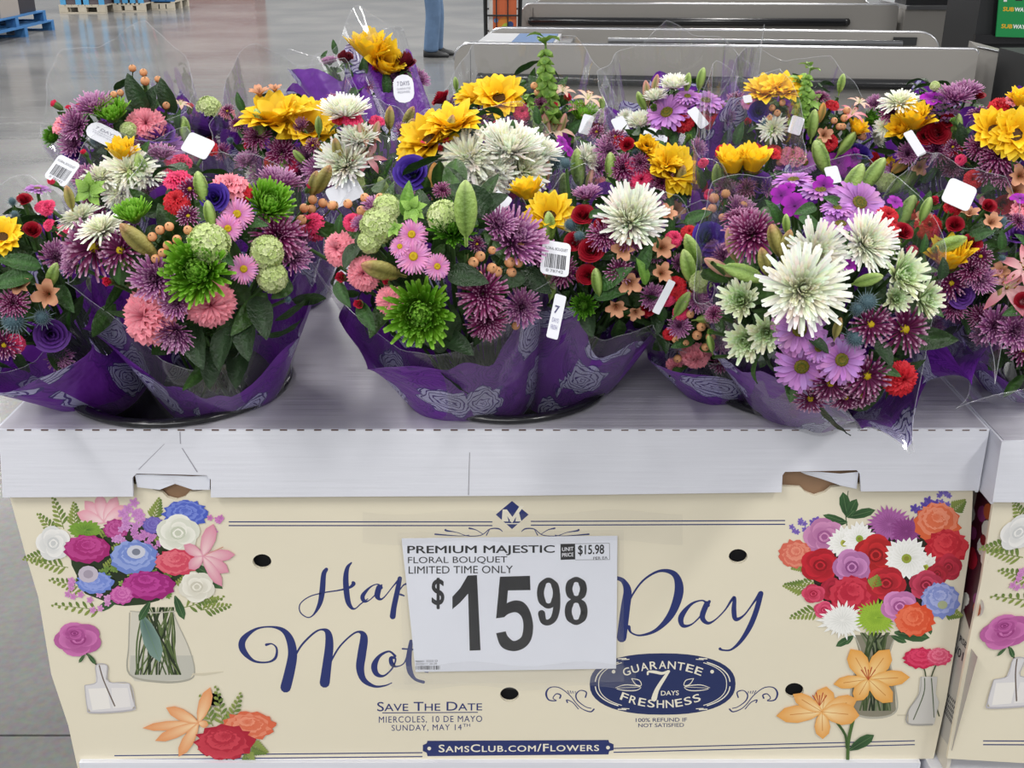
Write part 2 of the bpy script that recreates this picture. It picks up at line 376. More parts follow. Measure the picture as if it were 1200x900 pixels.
# grey end block right of the near counter
t = thing('end_block', 'short grey block standing at right end of near counter', 'counter block', (2.82, 6.98, 0))
q = MB(); q.add([(0, 0, .0), (.11, -.10, 0), (.19, -.06, 0), (.10, .4, 0), (0, 0, .80), (.11, -.10, .78), (.19, -.06, .78), (.10, .4, .80)],
                [(0, 3, 2, 1), (4, 5, 6, 7), (0, 1, 5, 4), (1, 2, 6, 5), (2, 3, 7, 6), (3, 0, 4, 7)], (.5,)*3); q.obj('block_body', M_BEIGE, t)
q = MB(); q.tube([(.0, 0, .805), (.11, -.10, .785), (.19, -.06, .785)], .008, n=6); q.obj('trim', M_METAL, t)
# black column and its green sign
t = thing('black_column', 'tall matte black column at the right edge of the picture', 'column', (3.62, 8.0, 0))
q = MB(); q.box((-.42, 0, 0), (.9, .6, 2.6)); q.obj('column_body', M_BLACK, t)
q = MB(); q.box((-.43, -.04, .72), (.92, -.001, .78)); q.obj('ledge', M_BLACKPL, t)
t = thing('sandwich_sign', 'green sandwich shop sign with yellow and white lettering on the column', 'sign', (3.63, 7.93, 0))
A = lambda px, py: on_y(px, py, 7.93)
q = MB(); c4 = [A(1167, 43), A(1232, 45), A(1238, -40), A(1174, -38)]
q.add([local(t, p) for p in c4]+[local(t, p)+Vector((0, .012, 0)) for p in c4], [(0, 1, 2, 3), (7, 6, 5, 4), (0, 4, 5, 1), (1, 5, 6, 2), (2, 6, 7, 3), (3, 7, 4, 0)], (.5,)*3)
q.obj('sign_board', mat('sign_green', (.012, .26, .07), .35), t)
def quad_text(q, text, c, col, plane, bold=0, off=0.0, small=None, space=1.0, slant=0.0, parent=None):
    """lettering fitted into a four-cornered area (tl, tr, br, bl) given in picture points"""
    vs, fs = glyphs(text, 0, small, space); n0 = len(vs)
    if bold:
        sh = [(0, 0), (-bold, 0), (bold, 0), (0, -bold*.8), (0, bold*.8), (-bold*.7, bold*.6), (bold*.7, -bold*.6)]
        b0, f0 = vs, fs; vs = [v+Vector((dx_, dy_, 0)) for dx_, dy_ in sh for v in b0]; fs = [tuple(i+k*n0 for i in f) for k in range(len(sh)) for f in f0]
    x0 = min(v.x for v in vs); x1 = max(v.x for v in vs); y0 = min(v.y for v in vs); y1 = max(v.y for v in vs)
    out = []
    for vi, v in enumerate(vs):
        u = (v.x-x0)/(x1-x0); w = (v.y-y0)/(y1-y0)
        top = [c[0][i]+(c[1][i]-c[0][i])*u for i in (0, 1)]; bot = [c[3][i]+(c[2][i]-c[3][i])*u for i in (0, 1)]
        p = plane(bot[0]+(top[0]-bot[0])*w+slant*w, bot[1]+(top[1]-bot[1])*w) + Vector((0, -off-(vi//n0)*6e-6, 0)); out.append(p-Vector(parent.location) if parent else p)
    q.add(out, fs, srgb(col) if not isinstance(col[0], float) else col)
for (y, dx) in ((7, 1), (27, -1)):
    q = MB()
    quad_text(q, 'SUB', [(1174+dx, y+1), (1187+dx, y+1.5), (1187+dx, y+6.5), (1174+dx, y+6)], 'e8b21c', A, .03, .0008, parent=t, slant=.8)
    quad_text(q, 'WAY', [(1187.6+dx, y+1.5), (1202+dx, y+2), (1202+dx, y+7), (1187.6+dx, y+6.5)], 'f2f2f2', A, .03, .0008, parent=t, slant=.8)
    q.obj('lettering', M_INK, t)
q = MB(); q.add([local(t, A(*p))-Vector((0, .001, 0)) for p in ((1176, -4), (1180, -4), (1180, 2), (1176, 2))], [(0, 1, 2, 3)], srgb('dddddd')); q.add([local(t, A(*p))-Vector((0, .001, 0)) for p in ((1190, -6), (1198, -6), (1198, 1), (1190, 1))], [(0, 1, 2, 3)], srgb('222222')); q.obj('sign_marks', M_INK, t)
t = thing('black_cabinet', 'low black cabinet with upright steel handle below the column', 'cabinet', (2.88, 6.30, 0))
q = MB(); q.box((-.005, 0, 0), (.6, .5, .82)); q.obj('body', M_BLACK, t)
q = MB(); q.box((.0, -.015, .02), (.09, -.001, .80)); q.box((.1, -.015, .02), (.6, -.001, .80)); q.obj('door', mat('black_door', (.025, .027, .03), .3), t)
q = MB(); q.tube([(.125, -.05, .45), (.125, -.05, .76)], .01, n=8); q.obj('handle', M_METAL, t, True)

# shopper: only one leg and the shoes are inside the picture
def skin_body(name, joints, bones, m, parent, sub=1):
    me = bpy.data.meshes.new(name); me.from_pydata([j[:3] for j in joints], bones, [])
    o = link(name, me, m, parent)
    o.modifiers.new('skin', 'SKIN').use_smooth_shade = True
    for i, j in enumerate(joints):
        r = j[3]; rr = r if isinstance(r, tuple) else (r, r)
        me.skin_vertices[0].data[i].radius = rr; me.skin_vertices[0].data[i].use_root = (i == 0)
    s = o.modifiers.new('sub', 'SUBSURF'); s.levels = sub; s.render_levels = sub
    return o
pz = on_z(508, 66, 0)
P = thing('person', 'shopper in blue jeans and black shoes, standing left of the counters', 'person', (pz.x, pz.y, 0))
M_SKIN = mat('skin', (.55, .33, .24), .5); M_JEANS = mat('blue_denim', (.10, .17, .29), .85, noise=((9, 9, 5), .35), bump=((14, 14, 9), .5, .02)); M_SHIRT = mat('grey_shirt', (.2, .2, .22), .8)
body = skin_body('body', [(0, 0, .95, .12), (0, 0, 1.2, (.13, .1)), (0, 0, 1.42, (.15, .1)), (.01, 0, 1.53, .05), (.03, 0, 1.66, (.085, .095)), (.03, 0, 1.74, .07),
     (0, -.2, 1.42, .055), (.02, -.26, 1.14, .042), (.12, -.24, .90, .032), (.15, -.235, .82, .03), (0, .2, 1.42, .055), (.02, .26, 1.14, .042), (.12, .24, .90, .032), (.15, .235, .82, .03)],
     [(0, 1), (1, 2), (2, 3), (3, 4), (4, 5), (2, 6), (6, 7), (7, 8), (8, 9), (2, 10), (10, 11), (11, 12), (12, 13)], M_SKIN, P, 2)
skin_body('shirt', [(0, 0, .93, .15), (0, 0, 1.2, (.155, .13)), (0, 0, 1.42, (.16, .12)), (.01, 0, 1.49, .075), (0, -.2, 1.42, .075), (.02, -.25, 1.2, .065), (0, .2, 1.42, .075), (.02, .25, 1.2, .065)],
     [(0, 1), (1, 2), (2, 3), (2, 4), (4, 5), (2, 6), (6, 7)], M_SHIRT, P, 2)
skin_body('jeans', [(0, 0, .97, (.15, .14)), (.0, -.09, .82, .11), (.02, -.10, .48, .095), (-.02, -.10, .10, .092), (-.02, -.10, .055, .098), (0, .09, .82, .11), (.05, .10, .48, .09), (.03, .10, .10, .085), (.03, .10, .06, .09)],
     [(0, 1), (1, 2), (2, 3), (3, 4), (0, 5), (5, 6), (6, 7), (7, 8)], M_JEANS, P, 2)
for sx, sy in ((-.02, -.10), (.05, .10)):
    q = MB(); rows = []; cs = []
    for (x, w, z) in ((-.09, .0, .03), (-.088, .035, .075), (-.04, .045, .11), (.03, .045, .10), (.1, .05, .065), (.17, .045, .05), (.205, .02, .03), (.21, 0, .02)):
        rows.append([(sx+x, sy+w*a, b*z+.004) for (a, b) in ((0, 0), (-.8, 0), (-1, .35), (-.6, .9), (0, 1), (.6, .9), (1, .35), (.8, 0), (0, 0))]); cs.append([(.5,)*3]*9)
    q.grid(rows, cs); q.obj('shoe', M_BLACK, P, True)
q = MB(); q.revolve([(.0, 1.80), (.07, 1.785), (.10, 1.73), (.098, 1.66), (.07, 1.62)], 16); ho = q.obj('hair', mat('dark_hair', (.03, .02, .015), .6), P, True); ho.location = (.015, 0, -.01)
q = MB()
for s in (-1, 1): q.revolve([(0, -.008), (.009, 0), (0, .008)], 8, M=Matrix.Translation((.112, s*.032, 1.665)))
q.obj('eyes', M_DARK, P, True)
q = MB(); q.revolve([(0, -.03), (.016, -.012), (.008, .022), (0, .03)], 8, M=Matrix.Translation((.118, 0, 1.635))); q.obj('nose', M_SKIN, P, True)

# shopping cart with a bright carton
cp = at_depth(588, 20, 9.0)
t = thing('shopping_cart', 'black wire shopping cart beside the middle counter', 'shopping cart', (cp.x, cp.y, 0))
q = MB()
for z in (.45, .62, .80, .95):
    q.tube([(-.13, -.18, z), (.14, -.18, z), (.14, .5, z), (-.13, .5, z), (-.13, -.18, z)], .008, n=6)
for x in (-.13, -.04, .05, .14): q.tube([(x, -.18, .45), (x, -.18, .95)], .006, n=5)
for y in (0, .17, .34, .5): q.tube([(-.13, y, .95), (-.13, y, .45), (.14, y, .45), (.14, y, .95)], .005, n=5)
q.obj('basket', M_BLACK, t)
q = MB(); q.tube([(-.12, -.17, .1), (-.13, -.18, .97), (-.06, -.22, 1.02), (.09, -.22, 1.02), (.15, -.18, .97), (.13, -.17, .1)], .016, n=8); q.obj('handle', M_BLACK, t, True)
q = MB(); q.tube([(-.12, -.17, .12), (-.12, .48, .12), (.13, .48, .12), (.13, -.17, .12), (-.12, -.17, .12)], .014, n=6); q.tube([(-.12, .48, .12), (-.13, .5, .45)], .012); q.tube([(.13, .48, .12), (.14, .5, .45)], .012); q.obj('chassis', M_BLACK, t, True)
for x in (-.12, .13):
    for y in (-.17, .48):
        q = MB(); q.revolve([(0, -.015), (.05, -.015), (.05, .015), (0, .015)], 14, M=Matrix.Translation((x, y, .05)) @ Matrix.Rotation(math.pi/2, 4, 'Y')); q.obj('wheel', M_BLACKPL, t, True)
b = thing('orange_carton', 'orange carton with green and blue print inside the shopping cart', 'carton', (cp.x, cp.y, .46))
q = MB(); q.box((-.10, -.15, 0), (.12, .12, .50)); q.obj('carton_body', mat('orange_carton', (.62, .13, .04), .5), b)
q = MB()
q.add([(x*.001, -.151, z*.001) for x, z in ((-100, 0), (-70, 0), (-70, 500), (-100, 500))], [(0, 1, 2, 3)], srgb('d8d4d0'))
for (cx, cz, r, col, k) in ((.03, .27, .06, 'd9822b', 0), (.04, .24, .042, 'a9b83a', 1), (.07, .27, .025, '25407a', 2), (-.045, .30, .018, '5a86b8', 1), (-.045, .20, .018, '5a86b8', 1)):
    q.add([(x, -.1515-k*.0005, z) for x, z in circle(cx, cz, r, 14)], [tuple(range(14))], srgb(col))
q.obj('carton_print', M_INK, b)

# pallets at the upper left
M_BLUE = mat('blue_painted_wood', (.035, .15, .36), .7, noise=((8, 8, 8), .25)); M_WOOD = mat('pale_wood', (.50, .45, .36), .7, noise=((8, 8, 8), .2))
def pallet(loc, m, rz, label, W_=1.2, D_=1.0, group='shipping pallets at the far left'):
    t = thing('pallet', label, 'pallet', loc, group, rz)
    for y in (0, D_/2-.05, D_-.1):
        for x in (0, W_/2-.07, W_-.14):
            q = MB(); q.box((x, y, .022), (x+.14, y+.10, .10)); q.obj('block', m, t)
    for y in (0, D_/2-.05, D_-.1):
        q = MB(); q.box((0, y, 0), (W_, y+.1, .02)); q.obj('plank', m, t)
        q = MB(); q.box((0, y, .101), (W_, y+.1, .118)); q.obj('plank', m, t)
    for k in range(7):
        x = k*(W_-.1)/6; q = MB(); q.box((x, 0, .119), (x+.1, D_, .138)); q.obj('plank', m, t)
    return t
X0, Y0 = -7.8, 14.75
for (k, dx, dy, lb) in ((0, 0, 0, 'blue wooden pallet at the bottom of the left stack'), (1, -.05, -.12, 'blue wooden pallet second in the left stack, under the black display box'), (2, -.28, -1.35, 'blue wooden pallet topmost of the left stack at the picture edge')):
    o = pallet((X0+dx, Y0+dy, k*.139), M_BLUE, 0, lb, 1.2, 2.0 if k < 2 else 1.9)
b = thing('display_box', 'dark display box with a red and white figure print on the blue pallets', 'display box', (-7.25, 15.5, .279))
q = MB(); q.box((-.3, -.1, 0), (.52, 1.0, .9)); q.obj('box_body', mat('black_display', (.02, .018, .025), .4), b)
q = MB(); q.box((.521, -.25, 0), (.56, .35, .62)); q.obj('card_front', mat('greige_card', (.30, .27, .25), .6), b)
q = MB()
for (cx, cz, r, col, k) in ((-.02, .13, .10, 'e8e6e4', 0), (0, .2, .07, 'c02028', 1), (.0, .12, .05, 'f0eeec', 2)):
    q.add([(cx-.1+x*0+.0+(x), -.101-k*.001, z) for x, z in circle(.25+cx, cz, r, 14)], [tuple(range(14))], srgb(col))
q.obj('printed_figure', M_INK, b)
def carton_display(x, y, z, w, m1, label, h=1.0, group='blue cartons on the white pallets'):
    b = thing('display_carton', label, 'carton', (x, y, z), group)
    q = MB(); q.box((0, 0, 0), (w, .9, h)); q.obj('carton_body', mat('dark_goods', (.10, .08, .09), .5), b)
    for x0 in (0, w-.09):
        q = MB(); q.box((x0, -.02, 0), (x0+.09, -.001, h)); q.obj('corner_post', m1, b)
    q = MB(); q.box((.09, -.015, .1), (w-.09, -.001, .13)); q.obj('shelf_lip', mat('grey_goods', (.30, .28, .30), .5), b)
M_SKY = mat('bright_blue_card', (.08, .32, .58), .45)
def P2(px, py): return on_z(px, py, 0)
a = P2(80, 17)
for i, (px, m, lb) in enumerate(((70, M_WOOD, 'pale wooden pallet behind the blue stack, leftmost'), (133, M_WOOD, 'pale wooden pallet in the middle behind the blue stack'), (178, M_WOOD, 'pale wooden pallet at right end of the rear row'))):
    p = P2(px, 16-i*2); w = (P2(px+(54 if i == 0 else 37 if i == 1 else 26), 16-i*2)-p).x
    pallet((p.x, p.y, 0), m, 0, lb, w, 1.0)
    if i < 2:
        carton_display(p.x+.02, p.y+.06, .139, w/2-.04, M_SKY, ('dark carton with bright blue posts at the left end of the rear row', 'dark carton with bright blue posts third along the rear row')[i])
        carton_display(p.x+w/2+.02, p.y+.06, .139, w/2-.04, M_SKY, ('dark carton with bright blue posts second along the rear row', 'dark carton with bright blue posts at right end of the rear row')[i])
    else: pallet((p.x, p.y+.02, .139), M_BLUE, 0, 'blue pallet lying on the rightmost pale pallet', w, .95)
# red goods standing just above the upper picture edge, mirrored in the floor
b = thing('red_display', 'red goods display reflected in the polished floor', 'display', (-7.0, 23.2, 0))
q = MB(); q.box((0, 0, 0), (1.9, 1, 1.7)); q.obj('display_body', mat('red_goods', (.26, .09, .08), .5), b)
for k in range(4):
    q = MB(); q.box((0, -.03, .25+.4*k), (1.9, -.001, .30+.4*k)); q.obj('shelf_edge', M_PAPER, b)
# ------------------------------------------------------------------ the flower boxes
YL, ZT, YP = 1.254, .9555, 1.266            # lid front, lid top, printed panel front
def pp(px, py): return on_y(px, py, YP)
def lp(px, py): return on_y(px, py, YL)
def plate_on(poly_px, holes_px, Y, th, name, m, parent, extra=0):
    """upright board cut to an outline, with real thickness towards +y"""
    f = lambda p: on_y(p[0], p[1], Y)
    pls = [[(f(p).x, f(p).z) for p in pl] for pl in [poly_px]+holes_px]
    vs, fs = fill(pls, th); q = MB()
    q.add([local(parent, (v.x, Y+th/2+v.y*0+v.z, v.y)) for v in vs], fs, (.5,)*3); return q.obj(name, m, parent)

BOX = thing('flower_box', 'cream printed cardboard flower box with a white lid, holding the price card', 'cardboard box', (-.02, 1.65, .42), 'cardboard flower boxes')
SIGN_H = [(130, 662), (307, 658), (865, 652), (1028, 652), (597, 814), (250, 821), (931, 809)]
holes = [circle(x, y, 11, 20, 8.6) for x, y in SIGN_H]
edge = [(7, 566), (155, 566), (190, 577), (196, 583), (207, 586), (216, 583), (222, 577), (247, 573), (917, 570), (938, 571), (944, 577), (955, 581), (967, 577), (974, 571), (1005, 567), (1141, 562),
        (1137, 640), (1124, 730), (1109, 820), (1094, 889), (930, 893), (600, 899), (300, 902), (92, 905), (80, 850), (60, 790), (45, 700), (30, 650)]
plate_on(edge, holes, YP, .005, 'front_panel', M_CREAM, BOX)
plate_on([(30, 600), (1125, 600), (1090, 872), (98, 880)], [], YP+.0155, .002, 'inside_shade_sheet', M_DARK, BOX)  # near-black sheet standing in for the shaded inside behind the vent holes
XL, XR, YB = -.645, .598, 2.06
ly0, ly1 = YP+.006, YB-.02
def bb(name, a, b, m, parent=None):
    q = MB(); q.box(local(parent, a) if parent else a, local(parent, b) if parent else b); return q.obj(name, m, parent)
q = MB(); L_ = lambda *p: local(BOX, p)
q.add([L_(XL+a+s, y, z) for s in (0, .004) for (a, z) in ((.004, .925), (.004, .72), (.012, .55), (.026, .45)) for y in (ly0, ly1)],
      [(0, 1, 3, 2), (2, 3, 5, 4), (4, 5, 7, 6), (8, 10, 11, 9), (10, 12, 13, 11), (12, 14, 15, 13), (0, 2, 10, 8), (2, 4, 12, 10), (4, 6, 14, 12)], (.5,)*3)
q.obj('side_panel', M_CREAM, BOX)
bb('side_panel', (XR-.009, ly0+.0, .425), (XR-.004, ly1, .925), M_KRAFT, BOX)
bb('back_panel', (XL+.009, ly1-.005, .425), (XR-.009, ly1, .925), M_CREAM, BOX)
bb('bottom_panel', (XL+.009, ly0+.012, .43), (XR-.009, ly1-.006, .437), M_KRAFT, BOX)
# bucket places: x, y, ring radius
BK = [(-.452, 1.402, .149), (-.005, 1.402, .137), (.395, 1.402, .138), (-.45, 1.80, .14), (-.02, 1.83, .14), (.385, 1.83, .14)]
BK2 = [(.80, 1.40, .138), (.81, 1.81, .138)]
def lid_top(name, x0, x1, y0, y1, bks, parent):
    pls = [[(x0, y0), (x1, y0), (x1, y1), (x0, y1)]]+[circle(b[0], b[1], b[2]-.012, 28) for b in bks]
    vs, fs = fill(pls, .004); q = MB(); q.add([local(parent, (v.x, v.y, ZT-.002+v.z)) for v in vs], fs, (.5,)*3); q.obj(name, M_WHITETOP_SHADED, parent)
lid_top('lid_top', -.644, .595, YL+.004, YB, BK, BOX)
lidf = [(-1, 503.5), (600, 503.5), (1159, 502.5), (1147, 575), (1009, 576), (1008, 556), (1004, 551), (920, 553), (917, 557), (916, 577), (600, 581), (247, 583), (247, 562), (242, 557), (160, 555), (155, 560), (156, 582), (3, 583)]
lo = plate_on(lidf, [], YL, .004, 'lid_front', M_WHITE, BOX)
bb('lid_side', (-.648, YL+.004, .865), (-.644, YB, ZT-.001), M_WHITE, BOX)
bb('lid_side', (.595, YL+.004, .865), (.599, YB, ZT-.001), M_WHITE, BOX)
bb('lid_back', (-.644, YB, .865), (.595, YB+.004, ZT-.001), M_WHITE, BOX)
# brown board seen through the lid notches and the torn white flaps hanging in them
for x0, x1 in ((150, 252), (912, 1012)):
    plate_on([(x0, 551), (x1, 549), (x1, 590), (x0, 590)], [], YP+.009, .002, 'brown_liner', M_KRAFT, BOX)
def flap(pts, Y0, Y1, name='torn_flap'):
    q = MB(); rows = []
    n = len(pts)//2; cs = []
    for i in range(n):
        a, b = pts[i], pts[2*n-1-i]; rows.append([local(BOX, on_y(a[0]+(b[0]-a[0])*t, a[1]+(b[1]-a[1])*t, Y0+(Y1-Y0)*t)) for t in (0, .33, .66, 1)]); cs.append([(.5,)*3]*4)
    q.grid(rows, cs); q.obj(name, M_PAPER, BOX)
flap([(158, 556), (175, 556), (200, 557), (225, 558), (246, 557), (246, 574), (226, 574), (205, 567), (187, 574), (161, 571)], YL+.003, YL+.0065)
flap([(938, 553), (960, 553), (985, 555), (1006, 553), (1004, 573), (985, 569), (962, 561), (944, 556)], YL+.003, YL+.0065)
# crease lines and perforations
q = MB()
for i in range(58):
    x = 8+i*20; 
    if 1150 < x: continue
    p0 = lp(x, 503.2+ (-.6)*x/1150); q.box(local(BOX, (p0.x, YL-.0006, ZT-.0011)), local(BOX, (p0.x+.009, YL+.0012, ZT+.0003)))
o = q.obj('perforation', mat('cut_edge', (.16, .11, .10), .8), BOX); tag(o, kind='stuff')
def decal(name, parent, strips, Y, col, off=.0004):
    q = MB()
    for s in strips: q.add([local(parent, on_y(p[0], p[1], Y)-Vector((0, off, 0))) for p in s], [tuple(range(len(s)))], srgb(col))
    return q.obj(name, M_INK, parent)
decal('lid_slit', BOX, [[(550, 530), (550.6, 530), (549.4, 580), (548.6, 580)]], YL, '8f8c92')
decal('crease', BOX, [[(162, 550), (163, 550), (193, 520), (192.4, 520)], [(210.4, 506), (211.4, 506), (212, 520), (211, 520)], [(213, 525), (214, 525), (232, 553), (230.5, 553)]], YL, '9a98a2')

# ---- flat printing on the front panel: ink layers laid one over another
class Ink:
    def __init__(s, plane, parent): s.q = MB(); s.pl = plane; s.par = parent; s.lv = 20; s.step = 1.2e-6; s.k = 1
    def pt(s, x, y, lift=0): p = s.pl(x, y); return p-Vector(s.par.location)-Vector((0, s.lv*s.step+1e-4+lift, 0))
    def poly(s, pts, col, up=1):
        s.q.add([s.pt(*p) for p in pts], [tuple(range(len(pts)))], srgb(col)); s.lv += up
    def fan(s, c, pts, c0, c1, up=1):
        """shape with an inner and an outer ink colour"""
        n = len(pts); s.q.add([s.pt(*c)]+[s.pt(*p) for p in pts], [(0, 1+i, 1+(i+1) % n) for i in range(n)], [srgb(c0)]+[srgb(c1)]*n); s.lv += up
    def stroke(s, pts, col, n=8, up=1):
        pts = crom(pts, n); rows = []; cs = []
        for i, p in enumerate(pts):
            a = pts[max(i-1, 0)]; b = pts[min(i+1, len(pts)-1)]; dx, dy = b[0]-a[0], b[1]-a[1]; L = math.hypot(dx, dy) or 1
            w = max(p[2]*s.k, .15)/2; rows.append([s.pt(p[0]-dy/L*w, p[1]+dx/L*w), s.pt(p[0]+dy/L*w, p[1]-dx/L*w)]); cs.append([srgb(col)]*2)
        s.q.grid(rows, cs); s.lv += 1
        for p in (pts[0], pts[-1]):
            if p[2] > 1: s.q.add([s.pt(*c_) for c_ in circle(p[0], p[1], p[2]*s.k/2, 10)], [tuple(range(10))], srgb(col))
        s.lv += up
    def disc(s, x, y, r, col, ry=None, n=12): s.poly(circle(x, y, r, n, ry), col)
    def done(s, name): return s.q.obj(name, M_INK, s.par)
    # ---- pictures
    def petal2(s, x, y, a, L, w, c0, c1, up=1):
        ca, sa = math.cos(a), math.sin(a); pr = [(0, .15), (.25, .75), (.55, 1), (.8, .8), (1, 0), (.8, -.8), (.55, -1), (.25, -.75), (0, -.15)]
        pts = [(x+ca*t*L-sa*k*w/2, y+sa*t*L+ca*k*w/2) for t, k in pr]; s.fan((x+ca*L*.1, y+sa*L*.1), pts, c0, c1, up)
    def leaf(s, x, y, a, L, w=None, c0='1f3a22', c1='3c6238'):
        s.petal2(x, y, a, L, w or L*.35, c0, c1); s.stroke([(x, y, .5), (x+math.cos(a)*L*.9, y+math.sin(a)*L*.9, .4)], '6d8d5c', 2)
    def carn(s, x, y, r, c0, c1, sy=.8, R_=random.Random(3)):
        r *= 1.1
        for k, (f, t) in enumerate(((1, 0), (.86, .5), (.7, .1), (.56, .65), (.42, .15), (.3, .7), (.18, .3))):
            n = 30; ph = R_.random()*6; ox, oy = (R_.random()-.5)*r*.2, (R_.random()-.5)*r*.15-.06*r*k*sy
            pts = [(x+ox+math.cos(2*math.pi*i/n)*r*f*(1+.10*math.sin(i*2.6+ph)+.05*(i % 2)), y+oy+math.sin(2*math.pi*i/n)*r*f*sy*(1+.10*math.sin(i*2.3+ph)+.05*(i % 2))) for i in range(n)]
            a, b = srgb(c0), srgb(c1); cc = mixc(a, b, t); s.q.add([s.pt(x+ox, y+oy)]+[s.pt(*p) for p in pts], [(0, 1+i, 1+(i+1) % n) for i in range(n)], [mixc(cc, a, .6)]+[cc]*n); s.lv += 1
            for j in range(7):
                aa = R_.random()*6.28; rr = r*f*(.5+.4*R_.random()); s.stroke([(x+ox+math.cos(aa)*rr*.6, y+oy+math.sin(aa)*rr*.6*sy, .3), (x+ox+math.cos(aa+.3)*rr, y+oy+math.sin(aa+.3)*rr*sy, .8)], c0, 2, 0)
    def rose(s, x, y, r, c0, c1, sy=1.0, rot=0):
        r *= 1.06
        a_, b_ = srgb(c0), srgb(c1)
        for k, (f, n) in enumerate(((1, 5), (.80, 4), (.60, 3), (.42, 3))):
            for j in range(n):
                a = rot+k*.9+2*math.pi*j/n; cx, cy = x+math.cos(a)*r*f*.42, y+math.sin(a)*r*f*.42*sy; rr = r*f*.62
                pts = [(cx+math.cos(t)*rr, cy+math.sin(t)*rr*sy) for t in [2*math.pi*i/14 for i in range(14)]]
                s.q.add([s.pt(x, y)]+[s.pt(*p) for p in pts], [(0, 1+i, 1+(i+1) % 14) for i in range(14)], [a_]+[mixc(a_, b_, .55+.45*(j % 2))]*14); s.lv += 1
        for k in range(3):
            f = .36-.1*k; s.disc(x, y, r*f, (c0, c1, c0)[k], r*f*sy)
        s.stroke([(x-r*.3, y, .5), (x, y-r*.28*sy, .9), (x+r*.28, y, .6), (x, y+r*.22*sy, .5), (x-r*.14, y, .4)], c0, 4)
    def daisy(s, x, y, r, c0, c1, eye, n=20, sy=1.0, w=.30, er=.22, layers=2):
        s.disc(x, y, r*.55, c0, r*.55*sy)
        for l in range(layers):
            for j in range(n):
                a = 2*math.pi*(j+l*.5)/n; L = r*(1-.22*l)*(1+.08*math.sin(j*5)); s.petal2(x, y, math.atan2(math.sin(a)*sy, math.cos(a)), L*math.hypot(math.cos(a), math.sin(a)*sy), r*w, c0, c1, 1)
            s.lv += 1
        if eye: s.disc(x, y, r*er, eye, r*er*sy); s.disc(x, y, r*er*.5, '8a8a30', r*er*.5*sy)
    def sprig(s, x, y, a, L, c='7c8c42', n=13, w=5):
        ca, sa = math.cos(a), math.sin(a); s.stroke([(x, y, .9), (x+ca*L, y+sa*L, .5)], c, 2)
        for i in range(n):
            t = (i+1)/n; sgn = 1 if i % 2 else -1; s.petal2(x+ca*L*t, y+sa*L*t, a+sgn*.9, w*2.2*(1.25-t), w*.7, c, ('8f9d4e', '5f7a35')[i % 2], 1)
    def stock(s, x, y, r, c0, c1, n=9, sy=1, R_=random.Random(8)):
        for i in range(n):
            a, d = R_.random()*6.28, r*math.sqrt(R_.random()); s.daisy(x+math.cos(a)*d, y+math.sin(a)*d*sy, r*.38, c0, c1, None, 5, 1, .6, layers=1)
    def lily(s, x, y, r, c0, c1, sy=.8, rot=0, mid='d98a3a', n=6, narrow=.42):
        for j in range(n):
            a = rot+2*math.pi*j/n; ca, sa = math.cos(a), math.sin(a)*sy; L = r*math.hypot(ca, sa); aa = math.atan2(sa, ca); s.petal2(x, y, aa, L, r*narrow, c0, c1); s.stroke([(x, y, .5), (x+math.cos(aa)*L*.8, y+math.sin(aa)*L*.8, 1)], mid, 3)
        for j in range(5):
            a = rot+1.3*j; s.stroke([(x, y, .6), (x+math.cos(a)*r*.22, y-r*.12+math.sin(a)*r*.2, 1.2)], 'b5542a', 3)

